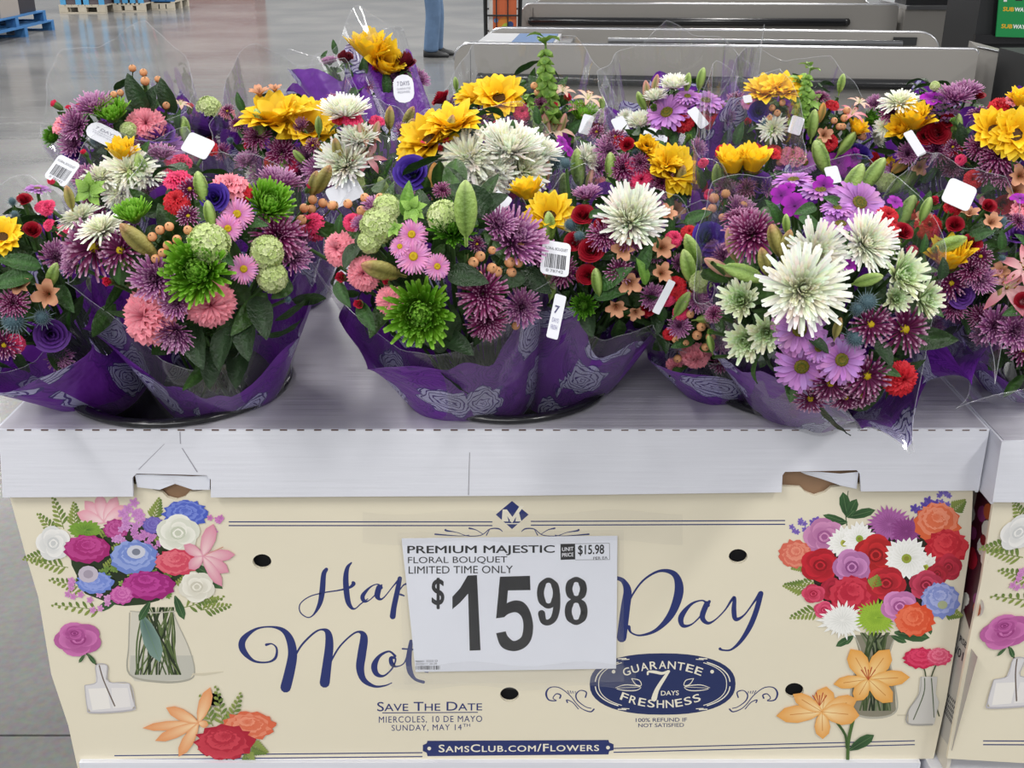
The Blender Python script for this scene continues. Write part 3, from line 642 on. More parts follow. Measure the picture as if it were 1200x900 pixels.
def bouquet_print_a(plane, parent):
    """pink, magenta and blue flowers in a clear vase, with one rose in a small bottle"""
    k = Ink(plane, parent)
    for a in [(68, 628, -2.3, 34), (75, 620, -1.9, 38), (88, 618, -1.6, 28), (60, 650, 3.0, 32), (80, 665, 3.3, 42), (100, 690, 3.4, 42), (120, 715, 3.25, 58), (215, 712, -.25, 48), (235, 715, -.15, 35), (180, 610, -1.3, 26), (225, 700, .1, 30)]: k.sprig(*a)
    k.fan((150, 660), [(150+66*math.cos(t)+4*math.sin(7*t), 662+48*math.sin(t)) for t in [i*.262 for i in range(24)]], '15200f', '2a3a1e')
    # vase with stems
    k.poly([(154, 716), (204, 716), (211, 735), (222, 760), (228, 785), (222, 797), (190, 800), (158, 798), (152, 790), (151, 755)], 'd4cfc0')
    k.poly([(153, 768), (226, 768), (228, 786), (222, 796), (190, 798), (158, 796), (152, 788)], 'c2c0b4')
    R = random.Random(5)
    for i in range(34):
        x0 = 168+R.random()*36; x1 = 158+R.random()*54; k.stroke([(x0, 712, 1.5), ((x0+x1)/2+R.uniform(-6, 6), 752, 2.0), (x1, 790, 1.6)], ('2c3b1d', '44562c', '55683a', '1f2b17', '6b7a4b')[i % 5], 4)
    k.leaf(166, 720, 1.2, 60, 20, '4e6b66', '7c968c')
    k.stroke([(152, 718, 1.2), (151, 755, 1.2), (152, 790, 2), (190, 799, 2.5), (222, 796, 2), (228, 784, 1.2), (221, 758, 1), (208, 730, 1), (203, 717, 1.2)], 'a9a698', 6)
    k.stroke([(153, 716, 1.4), (180, 718, 1.2), (205, 716, 1.4)], 'b8b5a6', 4); k.stroke([(226, 790, 2), (240, 790, 3), (262, 787, 1)], 'd5ccb4', 4)
    for a in [(100, 655, 3.6, 26), (140, 700, 2.6, 30), (235, 668, .7, 34), (222, 660, .5, 30), (205, 698, 1.2, 30), (176, 705, 2.1, 26)]: k.leaf(*a)
    for x, y in ((120, 632), (185, 640), (135, 650), (200, 665), (210, 690), (155, 672), (125, 670)): k.sprig(x, y, -1.2, 16, '7f8f3c', 8, 4)
    for j, a in enumerate((-2.3, -1.75, -1.1, -.6, -2.8)): k.petal2(122, 612, a, 34, 15, 'f6dcdc', 'e6a0b0')
    k.daisy(100, 621, 20, '3f6b22', '7fa63c', None, 16, .6, .3)
    for (x, y, r_) in ((190, 668, 12), (128, 664, 11), (180, 640, 10), (148, 676, 10), (218, 655, 9), (195, 690, 10)): k.stock(x, y, r_, ('4c6b2a', 'b065a8', '6f8f3c')[(x+y) % 3], ('7d9a48', 'd694cc', '98b45c')[(x+y) % 3], 7)
    k.carn(136, 620, 13, 'a8347e', 'd871b2'); k.stock(158, 602, 17, 'b06ab0', 'd79ad2', 12, 1.3); k.stock(166, 630, 15, 'a95faa', 'd08cc8', 9); k.stock(144, 628, 12, 'b570b4', 'dba0d6', 6)
    k.stock(85, 690, 12, 'b565a8', 'dd9bd0', 7); k.stock(117, 706, 12, 'b968ac', 'e0a4d4', 7)
    k.carn(217, 602, 23, '4a5ec0', '8d9fe6', .62); k.stock(254, 614, 11, 'a85aa0', 'd98cc8', 8); k.carn(180, 615, 11, '6a5ab0', '8f86cf')
    k.rose(63, 636, 19, 'cfd0cf', 'f2f0ec', 1.0, 2); k.rose(209, 624, 24, 'c9cdb8', 'f3f1e6', .85, 1); k.rose(231, 687, 20, 'cfcab8', 'f1ede0', .85, .4)
    k.carn(103, 642, 24, 'a3206e', 'd458a4', .6); k.carn(158, 652, 25, '6f86cc', 'b3c2ee', .7); k.disc(160, 646, 11, 'cfd0dc', 8); k.disc(160, 646, 5, '7c8090', 4)
    k.carn(112, 683, 19, '6f86d2', 'a7b4ea', .6); k.disc(104, 672, 12, 'c6bcc9', 10); k.disc(104, 672, 6, 'a79cab', 5)
    k.carn(206, 659, 22, 'd0405a', 'f48a94', .62); k.carn(172, 684, 27, '9c1c74', 'd250aa', .55); k.carn(144, 697, 12, 'c0509e', 'e88fca', .8)
    for a, L, w in ((-1.25, 40, 17), (-.05, 38, 14), (.55, 36, 15), (-2.6, 26, 13), (2.4, 22, 14), (1.0, 42, 13)): k.petal2(238, 651, a, L, w, 'f4d3d3', 'dc8fa6')
    k.stroke([(240, 650, .6), (262, 640, .8)], 'c98c70', 2)
    # rose in bottle
    k.stroke([(102, 765, 1.8), (118, 785, 1.8), (134, 824, 1.6)], '3d2f27', 6)
    k.leaf(103, 765, .9, 16, 5); k.leaf(100, 766, 2.2, 12, 4)
    k.rose(92, 748, 26, '9c3c80', 'd077b4', .72, .5); k.rose(88, 741, 13, '8f2f74', 'c565a8', .6, 2)
    k.poly([(113, 778), (126, 778), (125, 795), (130, 799), (152, 800), (158, 826), (154, 832), (108, 834), (103, 828), (100, 802), (113, 799)], 'dcd9da', 1)
    k.poly([(104, 806), (126, 805), (130, 829), (109, 831)], 'eeeae4'); k.poly([(131, 805), (150, 805), (154, 827), (133, 829)], 'e9e5e2')
    k.stroke([(117, 779, 1.5), (122, 796, 1.5), (135, 826, 1.6)], '6a5b52', 5)
    k.stroke([(100, 802, 1), (103, 828, 1.2), (109, 834, 2), (154, 831, 2), (158, 824, 1.2), (152, 800, 1), (128, 798, 1), (126, 779, 1.2), (113, 779, 1.2), (114, 798, 1), (100, 802, 1)], 'b9b6bb', 4)
    # lily and carnations at the bottom
    for i, (x, y) in enumerate(((255, 905), (268, 905), (278, 905))): k.stroke([(258+i*7, 880, 2), (x, y, 2)], '33401f', 2)
    for a in [(262, 850, -1.75, 46), (268, 850, -1.2, 40), (250, 850, -1.95, 38), (285, 858, -.7, 26), (292, 872, .4, 22), (285, 880, .9, 22)]: k.sprig(*a)
    for a, L, w in ((-1.25, 44, 15), (3.05, 66, 11), (2.75, 55, 13), (-2.7, 42, 14), (2.1, 46, 14), (.2, 12, 9)): k.petal2(233, 846, a, L, w, 'f9d6a8', 'e79a63')
    k.carn(291, 851, 27, 'dd6a48', 'f7a98a', .55); k.carn(262, 869, 30, 'b01c34', 'e2505e', .6)
    return k.done('printed_bouquet')

def bouquet_print_b(plane, parent):
    """red, mauve and white flowers in a vase, two orange lilies and a carnation bottle"""
    k = Ink(plane, parent); R = random.Random(2)
    for a in [(945, 690, 3.3, 26), (960, 715, 2.9, 34), (965, 680, 3.0, 30), (1115, 600, -.7, 20), (1095, 612, -.9, 26), (1105, 715, .3, 22), (950, 660, 2.9, 22)]: k.sprig(*a)
    k.stroke([(993, 620, 1.2), (991, 600, 1), (994, 575, .8)], '2c4a2a', 3)
    for a, L, w in ((-1.75, 30, 13), (-1.1, 24, 12), (-2.85, 30, 8), (3.05, 22, 7), (-.25, 34, 11), (-.8, 12, 6)): k.leaf(993, 612 if abs(a) > 2 else 606, a, L, w)
    k.fan((1030, 665), [(1030+78*math.cos(t), 672+58*math.sin(t)) for t in [i*.262 for i in range(24)]], '160e0f', '2a2418')
    # vase
    k.poly([(1001, 744), (1050, 744), (1042, 768), (1048, 800), (1050, 832), (1040, 840), (1008, 840), (1000, 832), (997, 800), (1008, 768)], '8b8674')
    for i in range(26):
        x0 = 1008+R.random()*34; x1 = 1002+R.random()*42; k.stroke([(x0, 742, 2), (1024+R.uniform(-12, 12), 770, 2), (x1, 832, 2)], ('23301c', '3d4d2a', '55633e', '6f7a5a')[i % 4], 4)
    k.stroke([(1001, 744, 1.4), (1009, 768, 1.6), (998, 800, 2), (1000, 833, 2), (1024, 841, 2.5), (1050, 833, 2), (1048, 800, 2), (1042, 768, 1.6), (1050, 744, 1.4)], 'b7b3a4', 6)
    k.stroke([(1052, 838, 2), (1075, 838, 1)], 'd5ccb4', 3)
    for a in [(1000, 745, 2.6, 24), (1048, 741, .15, 42), (1044, 745, .4, 20), (1088, 728, 1.4, 16), (1000, 745, 2.3, 14)]: k.leaf(*a)
    k.stock(935, 617, 10, '5a3f9a', '8f78c8', 7); k.stock(953, 618, 14, '4f3592', '7d62bc', 9, .8); k.stock(1085, 594, 15, '43308c', '6f58b4', 8, .5); k.stock(1104, 586, 10, '5a45a0', '8a78c8', 8, 1.1); k.stock(1078, 608, 8, '43308c', '6f58b4', 5)
    k.rose(966, 629, 23, 'a2588f', 'd593bd', .9, 2); k.carn(932, 650, 17, 'd96a56', 'f4a88e', .85)
    k.daisy(1042, 614, 26, '7c2f72', 'b86cb0', None, 26, .85, .14); k.daisy(1062, 622, 20, '6c2460', '9a4a90', None, 22, .9, .15)
    k.daisy(989, 636, 20, 'd8d8cc', 'fbfaf5', 'b4b84a', 18, 1); k.daisy(1007, 631, 20, 'dcdcd0', 'fdfcf8', '8fa83a', 18, 1)
    k.carn(1098, 612, 24, 'e2673c', 'fba98a', .85); k.carn(1110, 640, 22, 'c0172c', 'ea4a52', .85)
    k.rose(961, 662, 22, '8e0d1b', 'cf2334', .85, 0); k.rose(1026, 650, 24, '8e0f16', 'cf2a2e', .95, 1)
    k.daisy(1084, 664, 17, 'd5d6c8', 'f8f7f0', 'a9bb3a', 16, 1); k.daisy(1062, 654, 27, 'dadbd0', 'fdfcf8', '9aa83c', 22, .95)
    k.rose(998, 664, 21, '8f4a84', 'd28fc4', .95, .6); k.rose(1111, 664, 15, '8e1226', 'c42c44', 1, 1); k.rose(1098, 672, 12, '84101f', 'b82338', 1, 1)
    k.rose(975, 690, 13, '8b1024', 'b92640', 1, 1); k.carn(998, 699, 25, 'b41834', 'e64a5e', .85); k.rose(1038, 683, 22, '8c0e1c', 'd02c3a', .85, .2); k.rose(1085, 685, 19, '8b1230', 'd04462', .85, 1)
    k.rose(953, 695, 13, 'a81a3c', 'e05070', .8, 2); k.rose(966, 714, 12, 'b01e48', 'ea5a80', .8, 1)
    k.daisy(987, 726, 30, 'dcdcd6', 'f9f8f3', None, 18, .75, .13); k.sprig(1022, 690, -1.2, 16, '8c9430', 9, 5)
    k.daisy(1026, 723, 25, '5f8a1c', 'a3c43e', None, 30, .85, .12, layers=3); k.carn(1100, 702, 20, '7d8ccc', 'c2c8ee', .9); k.disc(1104, 708, 6, 'a9b08a', 5)
    k.rose(1054, 710, 21, 'a0508c', 'de93c8', .85, .3); k.carn(1070, 727, 20, 'e0512c', 'fa8c66', .85)
    # carnations in the small bottle
    k.stroke([(1081, 778, 1.5), (1084, 800, 1.5), (1068, 842, 1.5)], '3c4a2c', 4); k.stroke([(1098, 775, 1.5), (1090, 800, 1.5), (1100, 838, 1.4)], '3c4a2c', 4)
    k.poly([(1078, 792), (1098, 792), (1096, 812), (1100, 822), (1094, 848), (1064, 847), (1064, 832), (1076, 812)], 'cfccc6')
    k.stroke([(1083, 794, 1.3), (1082, 812, 1.3), (1070, 842, 1.3)], '59654a', 4); k.stroke([(1091, 794, 1.3), (1093, 820, 1.3), (1094, 840, 1)], '59654a', 4)
    k.stroke([(1079, 792, 1), (1077, 812, 1.2), (1064, 832, 1.3), (1064, 847, 2), (1092, 848, 2)], 'a6a39d', 5)
    k.carn(1079, 769, 18, 'c81c4c', 'f0527a', .6); k.carn(1100, 768, 13, 'd8446c', 'fa90aa', .7)
    # orange lilies
    k.stroke([(1000, 840, 4), (994, 866, 4), (993, 889, 4)], '4c6a34', 4); k.stroke([(980, 845, 3), (990, 860, 3), (992, 875, 3)], '3d5a2c', 3)
    k.leaf(995, 878, -.55, 34, 13)
    for a, L, w in ((-.95, 44, 22), (-2.1, 42, 22), (-.05, 50, 17), (3.0, 42, 14), (.75, 40, 20), (2.1, 30, 17)): k.petal2(1017, 795, a, L*.98, w*1.1, 'fbdc9c', 'e9a54c'); k.stroke([(1017, 795, .5), (1017+math.cos(a)*L*.7, 795+math.sin(a)*L*.7, .9)], 'cf8434', 3)
    for a, L, w in ((-1.4, 30, 22), (-.35, 44, 19), (3.05, 54, 19), (-2.6, 40, 15), (1.55, 32, 17), (.1, 44, 24)): k.petal2(963, 833, a, L, w*1.1, 'fce0a8', 'eaa552'); k.stroke([(963, 833, .5), (963+math.cos(a)*L*.7, 833+math.sin(a)*L*.7, .9)], 'cf8434', 3)
    for (x, y) in ((1017, 792), (960, 822)):
        for j in range(5): k.stroke([(x, y+4, .6), (x-8+j*4, y-8-(j % 2)*3, 1.4)], 'b8502a', 2)
    return k.done('printed_bouquet')
pa = bouquet_print_a(pp, BOX); pb = bouquet_print_b(pp, BOX)

NAVY = '27336f'
def board_print(pl, parent, dx=0):
    k = Ink(pl, parent); k.lv = 2
    def rule(x0, y0, x1, y1, w=1.3): k.poly([(x0, y0-w/2), (x1, y1-w/2), (x1, y1+w/2), (x0, y0+w/2)], NAVY, 0)
    for d in (0, 4.4): rule(268, 611.5+d, 577, 611.5+d); rule(622, 611+d, 920, 610+d)
    for d in (0, 4.6): rule(134, 885.5+d, 495, 882+d); rule(719, 877+d, 1072, 868+d, 1.2)
    k.lv += 1
    return k
k = board_print(pp, BOX)
# emblem
k.poly([(600, 587), (619.5, 603), (600, 620), (581, 603)], NAVY)
W_ = 'eee8d4'
for pts in ([(588, 611), (596, 611), (593, 600), (589, 597)], [(589, 597), (594, 597), (603, 609), (600, 613)], [(597, 611), (601, 611), (614, 593), (609, 593)], [(604, 611), (611, 611), (608, 600), (605, 604)]): k.poly(pts, W_)
k.poly([(592, 613), (609, 613), (609, 614.2), (592, 614.2)], W_)
for m in (1, -1):
    X = lambda x: 600+(x-600)*m
    k.stroke([(X(611), 623, .8), (X(616), 619.5, 1.6), (X(626), 620, 1.2), (X(636), 627, 1), (X(652), 628, 1), (X(664), 624, .8), (X(676), 622, 2), (X(678), 621, 2.5)], NAVY, 5)
    k.stroke([(X(634), 626, .8), (X(642), 621, 1), (X(650), 619, 2)], NAVY, 4); k.stroke([(X(650), 627, .8), (X(662), 628, .8), (X(690), 626, 2)], NAVY, 4); k.stroke([(X(626), 620, .6), (X(630), 627, 1.4)], NAVY, 3)
# hand-lettered greeting: stroke points measured on the board (x, y, stroke width)
def L4(a): return [(270+x/4.09, 600+y/4.09, w) for x, y, w in a]
S = [
 L4([(460, 275, 3), (447, 300, 4.0), (440, 380, 4.6), (428, 440, 3.6), (400, 490, 1.4), (370, 505, .9), (335, 480, 1.0), (335, 440, .9), (380, 405, .9), (450, 386, 1), (520, 375, 1.2), (570, 362, 2.0), (590, 345, 3.2), (588, 338, 2.5)]),
 L4([(580, 243, 1.2), (560, 270, 3.2), (553, 330, 4.6), (562, 420, 4.4), (580, 458, 2.6), (600, 462, 1.1), (625, 440, 1), (660, 415, .8)]),
 L4([(722, 362, 3), (705, 346, 1.0), (670, 360, 1.4), (635, 400, 3.4), (640, 425, 3.0), (662, 425, 1.0), (695, 395, 1.0), (725, 350, 1.4)]),
 L4([(712, 362, 4.5), (704, 400, 4.6), (718, 418, 2.0), (740, 405, 1.0), (780, 355, 1.0), (812, 320, 2.2)]),
 L4([(812, 318, 3.5), (800, 380, 4.2), (785, 450, 4.4), (778, 500, 4.8)]), L4([(795, 400, 1), (830, 350, 1.2), (860, 345, 2.5)]), L4([(815, 395, 1.8), (835, 402, 1)]),
 L4([(172, 636, 2.2), (200, 632, 1.0), (222, 655, 1.6), (215, 700, 2.2), (175, 720, 1.4), (110, 712, 2.2), (60, 660, 5.2), (62, 610, 5.0), (120, 562, 2.0), (190, 550, 1.4), (250, 565, 3.5), (285, 610, 6.2), (298, 680, 7.4), (285, 760, 8.2), (265, 840, 8.6)]),
 L4([(300, 710, 1.5), (340, 640, 1.6), (400, 580, 1.6), (440, 563, 1.6), (468, 580, 5), (474, 640, 6.8), (462, 740, 7.4), (452, 818, 8.2)]),
 L4([(475, 730, 1.4), (520, 650, 1.4), (580, 590, 1.4), (618, 574, 2.0), (640, 600, 6), (630, 680, 7), (622, 750, 6.5), (640, 805, 4.5), (690, 835, 2.2), (740, 832, 1.3), (775, 818, .8)]),
 L4([(790, 690, 2), (760, 668, 1.5), (715, 690, 2.6), (690, 735, 5.0), (700, 775, 4.0), (735, 785, 1.6), (775, 750, 1.4), (792, 705, 1.5), (770, 700, 3), (775, 730, 3.5), (800, 740, 1.2), (835, 720, 1.0), (858, 650, 2.0)]),
 L4([(866, 620, 3), (855, 700, 4.6), (860, 760, 4.6), (885, 800, 2.5), (925, 815, 2.6)]), L4([(825, 655, 1.4), (890, 660, 1.2)]), L4([(930, 765, 1), (945, 766, 1.6)]),
]
def L6(a): return [(600+x/2.646, 560+y/2.646, w) for x, y, w in a]
S += [
 L6([(325, 310, 3), (345, 320, 4), (358, 350, 6.5), (352, 400, 7.5), (340, 495, 7.8)]),
 L6([(358, 400, 1.2), (375, 360, 1.4), (410, 315, 1.6), (460, 288, 2.2), (505, 300, 4.8), (518, 350, 7.4), (495, 420, 6), (450, 470, 3), (400, 488, 1.6), (370, 480, 1.4), (362, 462, 3.0)]),
 L6([(608, 395, 3), (590, 380, 1.2), (555, 392, 2.2), (525, 430, 4.6), (530, 458, 3.2), (560, 452, 1.2), (595, 415, 1.6), (612, 383, 2.4)]),
 L6([(604, 390, 4.4), (590, 430, 4.4), (606, 450, 2.6), (630, 440, 1.2), (660, 410, 1.2), (680, 380, 2.0), (690, 372, 2.6), (688, 410, 4.0), (694, 438, 3.4), (720, 425, 1.4), (750, 385, 1.6), (770, 358, 3.6)]),
 L6([(772, 358, 4), (758, 410, 4.2), (738, 460, 4.2), (710, 505, 3.0), (680, 532, 1.6), (655, 534, 1.4), (645, 530, 2.4)]),
]
k.k = 1.45
for s_ in S: k.stroke(s_, NAVY, 7, 1)
k.k = 1
k.lv += 2
def T(text, c, col=NAVY, bold=0., **kw): quad_text(k.q, text, c, col, pp, bold, .0001+k.lv*1.2e-6, parent=BOX, **kw)
T('Save The Date', [(442, 822.5), (565, 822), (565, 832.5), (442, 833.5)], bold=.004, small=.8)
k.poly([(448, 834.8), (560, 834.2), (560, 835.2), (448, 835.8)], NAVY, 0)
T('MIERCOLES, 10 DE MAYO', [(444, 839.5), (565, 838.5), (565, 847), (444, 848)], space=1.15)
T('SUNDAY, MAY 14', [(459, 849.5), (541, 848.5), (541, 856.5), (459, 857.5)], space=1.15); T('TH', [(542.5, 848), (551, 848), (551, 851.5), (542.5, 851.5)])
# guarantee roundel
def oval(cx, cy, rx, ry, n=44, e=2.35): return [(cx+rx*abs(math.cos(t))**(2/e)*(1 if math.cos(t) > 0 else -1), cy+ry*abs(math.sin(t))**(2/e)*(1 if math.sin(t) > 0 else -1)) for t in [2*math.pi*i/n for i in range(n)]]
k.poly(oval(776.5, 801.5, 85.5, 36), '24305f')
for s_ in (1, -1):
    for (rx, ry, a0, a1, w) in ((79, 31, 48, 2, 1.3), (75, 30, 50, 4, .9)):
        for v in (1, -1):
            pts = [(776.5+s_*rx*math.cos(math.radians(t))**.85, 801.5+v*ry*abs(math.sin(math.radians(t)))**.85, w) for t in range(a0+4, -1, -6)]; k.stroke(pts, W_, 2, 0)
            k.stroke([(776.5+s_*(rx-27), 801.5+v*(ry-1.5), w), (776.5+s_*(rx-36), 801.5+v*(ry-1), w)], W_, 1, 0)
k.lv += 2
def arc_text(text, cx, cy, R, a0, a1, h, inside, ws=None):
    n = len(text)
    for i, ch in enumerate(text):
        f = (i+.5)/n; a = math.radians(a0+(a1-a0)*f); wd = abs(math.radians(a1-a0))*R/n*.40
        if ch == 'N': wd *= 1.08
        c_, s_ = math.cos(a), math.sin(a)
        def P(u, r): return (cx+R*c_+u*(-s_)*(1 if not inside else -1)+r*c_, cy+R*s_+u*c_*(1 if not inside else -1)+r*s_)
        if not inside: c = [P(-wd, h/2), P(wd, h/2), P(wd, -h/2), P(-wd, -h/2)]
        else: c = [P(-wd, -h/2), P(wd, -h/2), P(wd, h/2), P(-wd, h/2)]
        T(ch, c, W_, .012)
arc_text('GUARANTEE', 777.5, 900, 121, -113.5, -67.5, 9.2, False)
arc_text('FRESHNESS', 776, 704, 121, 114, 68, 9.2, True)
for x in (719, 834.5): k.disc(x, 787, 2.2, W_)
k.stroke([(759, 790, 2.2), (760, 787, 2.4), (768, 787.5, 3.4), (776, 789, 3.2), (783, 786.5, 2.6)], W_, 4); k.stroke([(784, 786.5, 2.4), (778, 795, 4.0), (770, 808, 5.0), (766.5, 818.5, 6.6)], W_, 5)
T('DAYS', [(774.5, 809.5), (795.5, 809), (795.5, 814.5), (774.5, 815)], W_, .012)
for s_ in (1, -1):
    X = lambda x: 776.5+(x-776.5)*s_
    k.stroke([(X(721), 806, .5), (X(732), 802.5, 1), (X(746), 803.5, 1), (X(751), 805.5, .6), (X(745), 809, 1), (X(732), 809, 1), (X(723), 806.5, .5), (X(750), 805, .5)], W_, 4)
    k.stroke([(X(740), 795, .7), (X(749), 797, 1), (X(751.5), 803, .8), (X(745), 802, 1), (X(740), 795, .7)], W_, 4)
T('100% REFUND IF', [(745, 841.5), (805, 841), (805, 845.5), (745, 846)], '3a4270', .004); T('NOT SATISFIED', [(748, 847.8), (801.5, 847.2), (801.5, 851.6), (748, 852.2)], '3a4270', .004)
# scrolls beside the roundel
for s_ in (1, -1):
    X = lambda x: 775.5+(x-775.5)*s_
    k.stroke([(X(656), 818, 1.8), (X(657), 814.5, 1.6), (X(652), 813, 1.2), (X(648), 818, 1), (X(652), 821, 1), (X(643), 820, 1.6), (X(640), 812, 2.2), (X(645), 805.5, 1.2), (X(656), 806, 1), (X(668), 815, 1), (X(676), 825, 1), (X(683), 831, 1), (X(692), 834, 1.4), (X(696), 831, 1.8)], NAVY, 5)
    k.stroke([(X(665), 823, 1.6), (X(664), 820, 1.2), (X(671), 823, 1), (X(678), 831, 1)], NAVY, 4); k.stroke([(X(686), 817, 1.6), (X(687), 811, 1.4), (X(680), 809, 1.0), (X(675), 814, 1.6), (X(677), 821, 1.3), (X(686), 828, .9), (X(693), 830, 1)], NAVY, 5)
    for j in range(4): k.stroke([(X(665+3*j), 809+j*.3, 1), (X(667.5+2.2*j), 813-j*.2, .6)], NAVY, 2, 0)
# address bar
k.poly([(501, 868), (713, 867), (714, 870), (719, 872), (719, 879), (714, 880), (713, 884), (501, 886), (500, 882), (495.5, 880), (495.5, 873), (500, 871)], '26326a')
T('SamsClub.com/Flowers', [(514, 872.5), (702, 871), (702, 880), (514, 881.5)], W_, .014, small=.8, space=1.1); k.disc(503, 877, 2.2, W_); k.disc(712.5, 876, 2.2, W_)
k.done('printed_lettering')

# ---- price card
CARD_Y = YP-.0035
cpn = lambda x, y: on_y(x, y, CARD_Y)
cc = cpn(600, 705)
CARD = thing('price_card', 'white price card reading 15.98 taped to the cream box front', 'price sign', (cc.x, CARD_Y, cc.z))
def thick(poly, Y, th, name, m, parent):
    q = MB(); n = len(poly); a = [local(parent, on_y(p[0], p[1], Y)) for p in poly]
    q.add(a+[p+Vector((0, th, 0)) for p in a], [tuple(range(n)), tuple(range(2*n-1, n-1, -1))]+[(i, (i+1) % n+0, (i+1) % n+n, i+n) for i in range(n)], (.5,)*3); return q.obj(name, m, parent)
thick([(470.5, 631), (600, 629.5), (723.5, 628), (723, 700), (722, 783.5), (600, 785.5), (487, 787.5), (478, 700)], CARD_Y, .0006, 'card', M_PAPER, CARD)
k = Ink(cpn, CARD)
K_ = '17181c'
def T(text, c, col=K_, bold=0., **kw): quad_text(k.q, text, c, col, cpn, bold, .0003, parent=CARD, **kw)
def C4(x0, y0, x1, y1): f = lambda x, y: (440+x/3.75, 600+y/3.75); return [f(x0, y0), f(x1, y0-3), f(x1, y1-3), f(x0, y1)]
T('PREMIUM MAJESTIC', C4(140, 148, 788, 192), bold=.016)
T('FLORAL BOUQUET', C4(143, 197, 579, 230)); T('LIMITED TIME ONLY', C4(146, 238, 604, 271))
T('$', C4(247, 290, 303, 428), bold=.02); 
k.lv += 60
def cp4(pts): return [(440+x/3.75, 600+y/3.75) for x, y in pts]
k.poly(cp4([(405, 279), (446, 277), (462, 607), (414, 609)]), K_); k.poly(cp4([(405, 279), (413, 352), (372, 398), (338, 427), (338, 372), (372, 335)]), K_)
def ring(cx, cy, rx, ry, a0=0, a1=360): return [(*cp4([(cx+rx*math.cos(math.radians(t)), cy+ry*math.sin(math.radians(t)))])[0], 31/3.75-(2.2 if abs(math.sin(math.radians(t))) > .8 else 0)) for t in range(a0, a1+1, 20)]
k.stroke(ring(760, 356, 35, 57), K_, 2, 2)
k.stroke([(*cp4([p[:2]])[0], p[2]/3.75) for p in ((796, 360, 32), (796, 420, 31), (784, 466, 29), (760, 485, 26), (738, 478, 28), (730, 446, 32))], K_, 6, 2)
k.stroke(ring(882, 338, 32, 42), K_, 2, 2); k.stroke(ring(882, 436, 35, 49), K_, 2, 2)
k.poly(cp4([(547, 284), (679, 280), (681, 343), (541, 345)]), K_)
k.poly(cp4([(547, 284), (588, 283), (575, 424), (566, 462), (530, 467)]), K_)
k.q.grid(*(lambda R: ([[k.pt(*p) for p in r] for r in R], [[srgb(K_)]*2 for r in R]))([cp4([(a, b), (c, d)]) for a, b, c, d in crom(
   ((566, 408, 566, 462), (590, 394, 583, 448), (622, 388, 612, 440), (655, 400, 632, 448), (680, 438, 646, 470), (693, 500, 650, 505), (684, 560, 643, 545), (655, 596, 624, 562), (612, 611, 606, 566), (570, 603, 590, 555), (545, 580, 578, 540), (530, 532, 573, 524)), 5)]))
k.poly(cp4([(813, 140), (877, 139), (878, 208), (814, 210)]), K_)
k.lv += 5
for t_, y in (('UNIT', 155), ('PRICE', 180)):
    quad_text(k.q, t_, C4(820, y, 870, y+17), 'e8e8ee', cpn, .02, .0005, parent=CARD)
T('$15.98', C4(890, 145, 1005, 193), bold=.02); T('PER EA', C4(957, 197, 1020, 209))
for a, b in (((877, 139), (1028, 137)), ((1028, 137), (1029, 209)), ((878, 210), (1029, 209))):
    a, b = cp4([a, b]); k.stroke([(*a, .5), (*b, .5)], '77787c', 1)
T('98001 3233 O', C4(176, 652, 273, 661), '55565c'); T('00/00/11 26.26', C4(178, 664, 270, 672), '77787c')
R = random.Random(1); x = 178
while x < 285:
    w = R.choice((2, 3, 5)); k.poly(cp4([(x, 675), (x+w, 675), (x+w, 692), (x, 692)]), '33343a', 0); x += w+R.choice((2, 3, 4))
k.done('lettering')
q = MB(); rows = []; cs = []
for j in range(7):
    rows.append([]); cs.append([])
    for i in range(17):
        u, v = i/16, j/6; x = 466+(731-466)*u+(8*v if i == 0 else 0); y = 624+(802-624)*v-3*u
        p = on_y(x, y, CARD_Y-.0012-.0008*math.sin(u*9+v*4)*(1 if v > .8 else .3)); rows[-1].append(local(CARD, p)); cs[-1].append((.5,)*3)
q.grid(rows, cs); q.obj('clear_pocket', M_POCKET, CARD, True)
q = MB()
for (x0, y0, x1, y1) in ((425, 600, 800, 636), (455, 778, 745, 806)):
    rows = []; cs = []
    for j in range(4):
        rows.append([local(CARD, on_y(x0+(x1-x0)*i/20, y0+(y1-y0)*j/3+3*math.sin(i*.7), CARD_Y-.0022-.0006*math.sin(i*1.9+j*2.2))) for i in range(21)]); cs.append([(.5,)*3]*21)
    q.grid(rows, cs)
q.obj('clear_tape', M_POCKET, CARD, True)

# ---- neighbouring box on the right, a little nearer
YN = 1.218
NB = thing('flower_box', 'cream flower box cut off by the right picture edge', 'cardboard box', (1.22, 1.62, .42), 'cardboard flower boxes')
np_ = lambda px, py: on_y(px, py, YN+.012)
plate_on([(1166, 575), (1420, 575), (1420, 905), (1380, 905), (1110, 889), (1130, 780), (1150, 680)], [], YN+.012, .005, 'front_panel', M_CREAM, NB)
plate_on([(1174, 517.5), (1420, 516), (1410, 590), (1163, 588.5)], [], YN, .004, 'lid_front', M_WHITE, NB)
lid_top('lid_top', .603, 1.4, YN+.004, 2.03, BK2, NB)
bb('lid_side', (.600, YN+.004, .868), (.604, 2.03, ZT-.001), M_WHITE, NB)
bb('side_panel', (.616, YN+.018, .425), (.621, 2.0, .925), mat('printed_side', (.62, .58, .50), .5), NB)
bb('back_panel', (.622, 1.995, .425), (1.39, 2.0, .925), M_CREAM, NB)
dx = np_(1178, 738)-pp(92, 747)
o = link('printed_bouquet', pa.data, None, NB); o.location = (BOX.location+dx-NB.location); o.location.y -= .0005
k = Ink(np_, NB); k.lv = 2
for d in (0, 4.5): k.poly([(1152, 867.5+d), (1300, 868+d), (1300, 869.3+d), (1152, 868.8+d)], NAVY, 0)
k.done('printed_rule')
